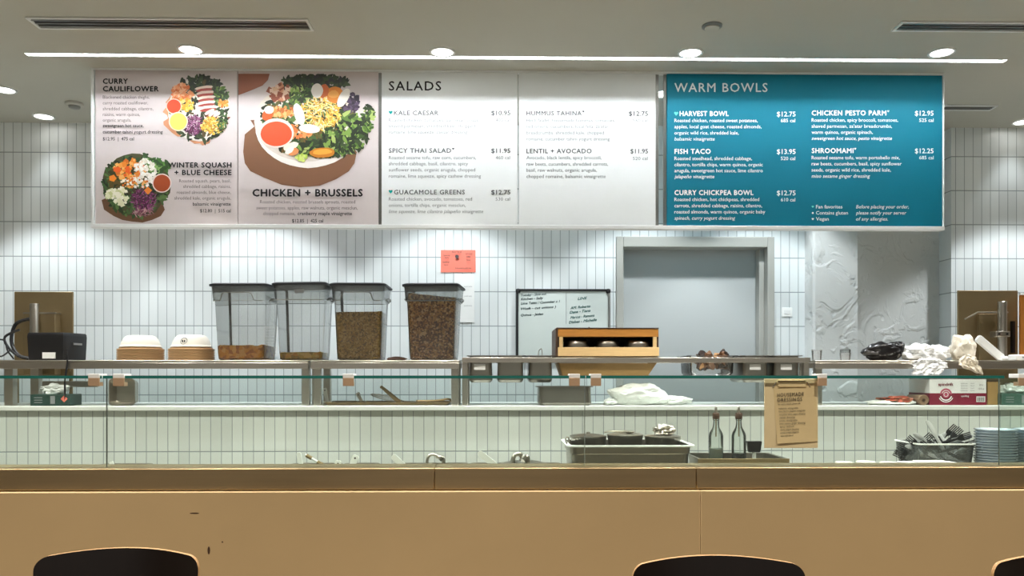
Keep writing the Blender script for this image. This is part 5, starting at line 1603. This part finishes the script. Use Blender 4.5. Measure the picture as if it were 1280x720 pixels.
# tray with bottles
Yc = 3.2
x0, x1 = ax(873.5, 3.08), ax(986, 3.08); zt = az(573.5, 3.08, 930)
cx = (x0+x1)/2; w = x1-x0
t = thing('bottle_tray', 'deep steel tray holding two glass bottles and a brush', 'tray', (cx, Yc, DK))
part('tray_body', pan_mb(cx, Yc, zt, w, .24, zt - DK, .02, .01, .9), M['pan_steel'], t)
part('rim', MB().box(x0 - .004, x1 + .002, Yc - .124, Yc - .12, zt - .016, zt + .001), M['dark_steel'], t, bevel=.001)
bz = DK + .004
def bottle(px, label, liquid, lab2, level, m_liq):
    Y = 3.2
    X = ax(px, Y)
    ztop = az(508, Y, px)
    r = .0285
    zsh = az(541, Y, px); znk = az(527, Y, px)
    t = thing('glass_bottle', label, 'bottle', (X, Y, bz), 'glass bottles in the tray')
    prof = [(r*.9, 0), (r, .006), (r, zsh - bz - .012), (r*.9, zsh - bz), (r*.5, zsh - bz + .02), (.0115, zsh - bz + .032), (.0105, znk - bz + .004), (.0125, znk - bz + .006), (.0125, znk - bz + .012), (.009, znk - bz + .012)]
    part('bottle_glass', MB().lathe(prof, (X, Y, bz), 28, cap1=False), M['bottle'], t)
    zc = znk + .010
    part('stopper', MB().lathe([(.0125, 0), (.014, .003), (.014, .022), (.0115, .026)], (X, Y, zc), 18), M['wood_dark'], t, label='dark pourer collar')
    part('spout', MB().lathe([(.005, 0), (.007, .004), (.0055, .010), (.0042, ztop - zc - .028), (.003, ztop - zc - .026)], (X, Y, zc + .026), 12), M['steel'], t)
    part('inner_tube', MB().lathe([(.0028, 0), (.0028, .07)], (X, Y, zc - .07), 10), M['dark_steel'], t)
    zl = az(level, Y, px)
    o = solo(liquid, MB().lathe([(r*.82, 0), (r*.93, .006), (r*.93, zl - bz - .006), (r*.9, zl - bz - .005)], (X, Y, bz + .003), 28), m_liq, lab2, 'liquid', (X, Y, bz + .003), kind='stuff')
bottle(895, 'clear glass bottle with pourer at the left of the tray', 'clear_liquid', 'pale liquid in the left glass bottle', 560, M['oil'])
bottle(923.5, 'glass bottle with pourer and dark liquid at the bottom', 'dark_liquid', 'dark liquid low in the right glass bottle', 565.5, M['vinegar'])
X = ax(942.5, 3.2)
t = thing('pastry_brush', 'black square-headed brush standing beside the right bottle', 'brush', (X, 3.2, bz))
zq = az(565, 3.2, 942)
part('handle', MB().box(X - .007, X + .007, 3.194, 3.206, bz, zq), M['white_plastic'], t, bevel=.002)
part('ferrule', MB().loft([rr(X, 3.2, .044, .022, .003, zq), rr(X, 3.2, .05, .024, .003, zq + .012)]), M['black'], t)
part('bristles', MB().loft([rr(X, 3.2, .05, .024, .003, zq + .012), rr(X, 3.2, .058, .028, .004, az(551.5, 3.2, 942))]), M['black'], t)

# bin heaped with wrapped cutlery
Yc = 3.22
x0, x1 = ax(1148, 3.12), ax(1222, 3.12); zt = az(554.5, 3.12, 1185)
cx = (x0+x1)/2; w = x1-x0
t = thing('cutlery_bin', 'smoky plastic bin with a white rim heaped with black cutlery', 'bin', (cx, Yc, DK))
part('bin_body', MB().loft([rr(cx, Yc, w*.84, .17, .02, DK), rr(cx, Yc, w*.97, .2, .02, zt - .003), rr(cx, Yc, w*.95, .196, .02, zt - .003), rr(cx, Yc, w*.82, .166, .02, DK + .003)]), M['clear_dark'], t)
part('bin_rim', MB().loft([rr(cx, Yc, w*.97, .2, .02, zt - .006), rr(cx, Yc, w, .212, .022, zt - .005), rr(cx, Yc, w, .212, .022, zt), rr(cx, Yc, w*.955, .198, .02, zt)], False, False), M['white_plastic'], t)
def cutlery_proto(kind, loc):
    X, Y, Z = loc
    t = thing(kind, '', 'cutlery', loc, 'cutlery heaped in the bin')
    mt = M['cutlery'] if kind == 'plastic_fork' else M['pale_plastic']
    if kind == 'plastic_fork':
        part('handle', MB().loft([rr(X, Y, .008, .005, .002, Z - .08, 3), rr(X, Y, .014, .006, .002, Z - .02, 3), rr(X, Y, .009, .005, .002, Z + .03, 3)]), mt, t)
        mb = MB().loft([rr(X, Y, .010, .004, .0015, Z + .03, 3), rr(X, Y, .026, .005, .0015, Z + .045, 3), rr(X, Y, .027, .005, .0015, Z + .055, 3)])
        part('head', mb, mt, t)
        for k in range(4): part('tine', MB().box(X - .0125 + k*.007, X - .0125 + k*.007 + .004, Y - .002, Y + .002, Z + .054, Z + .085), mt, t)
    else:
        part('handle', MB().loft([rr(X, Y, .010, .005, .002, Z - .08, 3), rr(X, Y, .015, .006, .002, Z - .03, 3), rr(X, Y, .011, .006, .002, Z + .01, 3)]), mt, t)
        part('blade', MB().loft([rr(X, Y, .011, .004, .0015, Z + .01, 3), rr(X + .002, Y, .020, .0035, .001, Z + .03, 3), rr(X + .001, Y, .018, .003, .001, Z + .075, 3), rr(X - .002, Y, .008, .002, .001, Z + .09, 3)]), mt, t)
    return t
z_in = (DK + zt)/2
fk = cutlery_proto('plastic_fork', (cx, Yc, z_in)); kn = cutlery_proto('plastic_knife', (cx, Yc, z_in))
rnd = random.Random(11)
for i in range(34):
    pr = fk if i % 3 else kn
    u = rnd.uniform(-.42, .42)
    zc = zt + rnd.uniform(-.075, .02) - .045*abs(u)
    loc = (cx + u*w*.78, Yc + rnd.uniform(-.07, .05), zc)
    o = (pr if i in (0, 1) else copy_thing(pr, loc))
    o.location = loc
    tilt_ = rnd.choice((-1, 1))*rnd.uniform(.5, 1.35)
    o.rotation_euler = (rnd.uniform(-.3, .3), tilt_, rnd.uniform(-.5, .5))
    o['label'] = 'black plastic fork in the heap in the smoky bin' if pr is fk else 'pale grey plastic knife in the heap in the smoky bin'
    o['group'] = 'forks in the bin' if pr is fk else 'knives in the bin'

# stacks of clear lids at the far right
first = None
for si, (px, lab) in enumerate([(1245, 'clear plastic container in the left stack beside the cutlery bin'), (1293, 'clear plastic container in the stack at the right picture edge')]):
    Y = 3.12; X = ax(px, Y)
    for k in range(19):
        z = DK + .0105*k
        if first is None:
            z = DK
            mb = MB().lathe([(.05, 0), (.056, .002), (.060, .006), (.070, .024), (.077, .027), (.078, .031), (.074, .031), (.069, .027), (.058, .008), (.048, .004)], (X, Y, z), 32)
            first = solo('clear_container', mb, M['clear'], lab, 'container', (X, Y, z), 'clear containers, left stack')
        else:
            copy_thing(first, (X, Y, z), 0, lab, 'clear containers, ' + ('left' if si == 0 else 'right') + ' stack')

# white tubs whose lids peek over the counter edge
tub0 = None
for k, (px, r, py, lab) in enumerate([(1055, .033, 577, 'white lidded tub peeking over the edge, first from the left'), (1082, .036, 576.2, 'white lidded tub peeking over the edge, second from the left'),
                                      (1111, .034, 577.4, 'white lidded tub peeking over the edge, third from the left')]):
    Y = 3.08; X = ax(px, Y); ztb = az(py, Y, px)
    t = thing('white_tub', lab, 'tub', (X, Y, DK), 'white tubs behind the counter edge')
    part('tub_body', MB().lathe([(r*.8, 0), (r*.95, ztb - DK - .012), (r*.95, ztb - DK - .010)], (X, Y, DK), 28), M['white_plastic'], t)
    part('lid', MB().lathe([(r*.9, 0), (r, .001), (r, .007), (r*.9, .010), (r*.3, .0105)], (X, Y, ztb - .0105), 28), M['fibre'], t)
Y = 3.07
x0, x1 = ax(1128, Y), ax(1194, Y); ztb = az(576.8, Y, 1160)
t = thing('paper_tray', 'white folded paper stack peeking over the edge before the bin', 'tray', ((x0+x1)/2, Y, DK))
part('tray_body', MB().box(x0 + .01, x1 - .01, Y - .04, Y + .04, DK, ztb - .008), M['paper'], t, bevel=.004)
part('tray_flap', MB().box(x0, x1, Y - .043, Y + .043, ztb - .008, ztb - .003), M['paper'], t, bevel=.002)
part('napkin_fold', MB().box(x0 + .06, x1 - .03, Y - .03, Y + .04, ztb - .003, ztb + .001), M['fibre'], t, bevel=.001)

# ------------------------------------------------------------------ dining chairs
def chair(px0, px1, pytop, Y, label):
    x0, x1 = ax(px0, Y), ax(px1, Y); xm = (x0+x1)/2; hw = (x1-x0)/2
    ztop = az(pytop, Y, (px0+px1)/2)
    t = thing('dining_chair', label, 'chair', (xm, Y - .2, 0), 'dark dining chairs')
    crown = .010; rad = .035; zb_ = ztop - .30
    nx, zl = 20, []
    for k in range(9): zl.append(zb_ + (ztop - crown - rad - zb_)*k/8)
    for k in range(1, 9):
        a = PI/2*k/8*.97
        zl.append(ztop - crown - rad + rad*math.sin(a))
    def grid(off):
        rows = []
        for z in zl:
            dz = z - (ztop - crown - rad)
            hwz = hw if dz <= 0 else hw - rad + math.sqrt(max(rad*rad - dz*dz, 0))
            hwz *= 1 - .05*max(0, (ztop - z)/.30)
            row = []
            for j in range(nx + 1):
                u = -1 + 2*j/nx
                f = (z - zb_)/(ztop - zb_)
                y = Y - .055*u*u*(hwz/hw)**2 + .02*f + off
                row.append((xm + u*hwz, y, z + crown*(1 - u*u)*f))
            rows.append(row)
        return rows
    A, B = grid(0), grid(.012)
    mb = MB()
    mb.loft(A, False, False, 0, closed=False)
    mb.loft([r[::-1] for r in B], False, False, 0, closed=False)
    def edge(a, b):
        n_ = len(a); vs = []
        for p, q in zip(a, b): vs += [p, q]
        mb.add(vs, [(2*i, 2*i+2, 2*i+3, 2*i+1) for i in range(n_ - 1)], 1)
    edge(A[-1], B[-1]); edge(A[0][::-1], B[0][::-1]); edge([r[0] for r in A], [r[0] for r in B]); edge([r[-1] for r in A][::-1], [r[-1] for r in B][::-1])
    part('backrest', mb, [M['chair'], M['chair_edge']], t, smooth=40)
    sz = .455
    ys0, ys1 = Y - .44, Y - .03
    part('seat', MB().loft([rr(xm, (ys0+ys1)/2, hw*1.96, ys1-ys0, .06, sz - .012), rr(xm, (ys0+ys1)/2, hw*2, ys1-ys0 + .01, .06, sz - .004), rr(xm, (ys0+ys1)/2, hw*1.97, ys1-ys0, .06, sz)]), M['chair'], t)
    for sx in (-1, 1):
        part('leg', MB().tube([(xm + sx*hw*.86, ys0 + .04, sz - .012), (xm + sx*hw*.95, ys0 + .01, 0)], [.014, .010], 12), M['chair'], t)
        part('leg', MB().tube([(xm + sx*hw*.80, ys1 - .04, sz - .012), (xm + sx*hw*.92, ys1 + .02, 0)], [.014, .010], 12), M['chair'], t)
        part('back_support', MB().tube(smooth_path([(xm + sx*hw*.6, ys1 - .08, sz - .016), (xm + sx*hw*.6, ys1 + .02, sz + .02), (xm + sx*hw*.6, Y + .004, zb_ + .06), (xm + sx*hw*.6, Y + .004, zb_ + .14)]), .008, 8), M['grey_metal'], t)
    part('seat_rail', MB().box(xm - hw*.8, xm + hw*.8, ys0 + .04, ys0 + .06, sz - .05, sz - .012), M['chair'], t)
chair(51.5, 255.5, 687, 2.0, 'dark wooden chair back at the lower left')
chair(787, 1000.5, 696.5, 1.97, 'dark wooden chair back at the lower right of centre')
chair(1230, 1440, 695, 1.98, 'dark wooden chair cut off at the lower right corner')
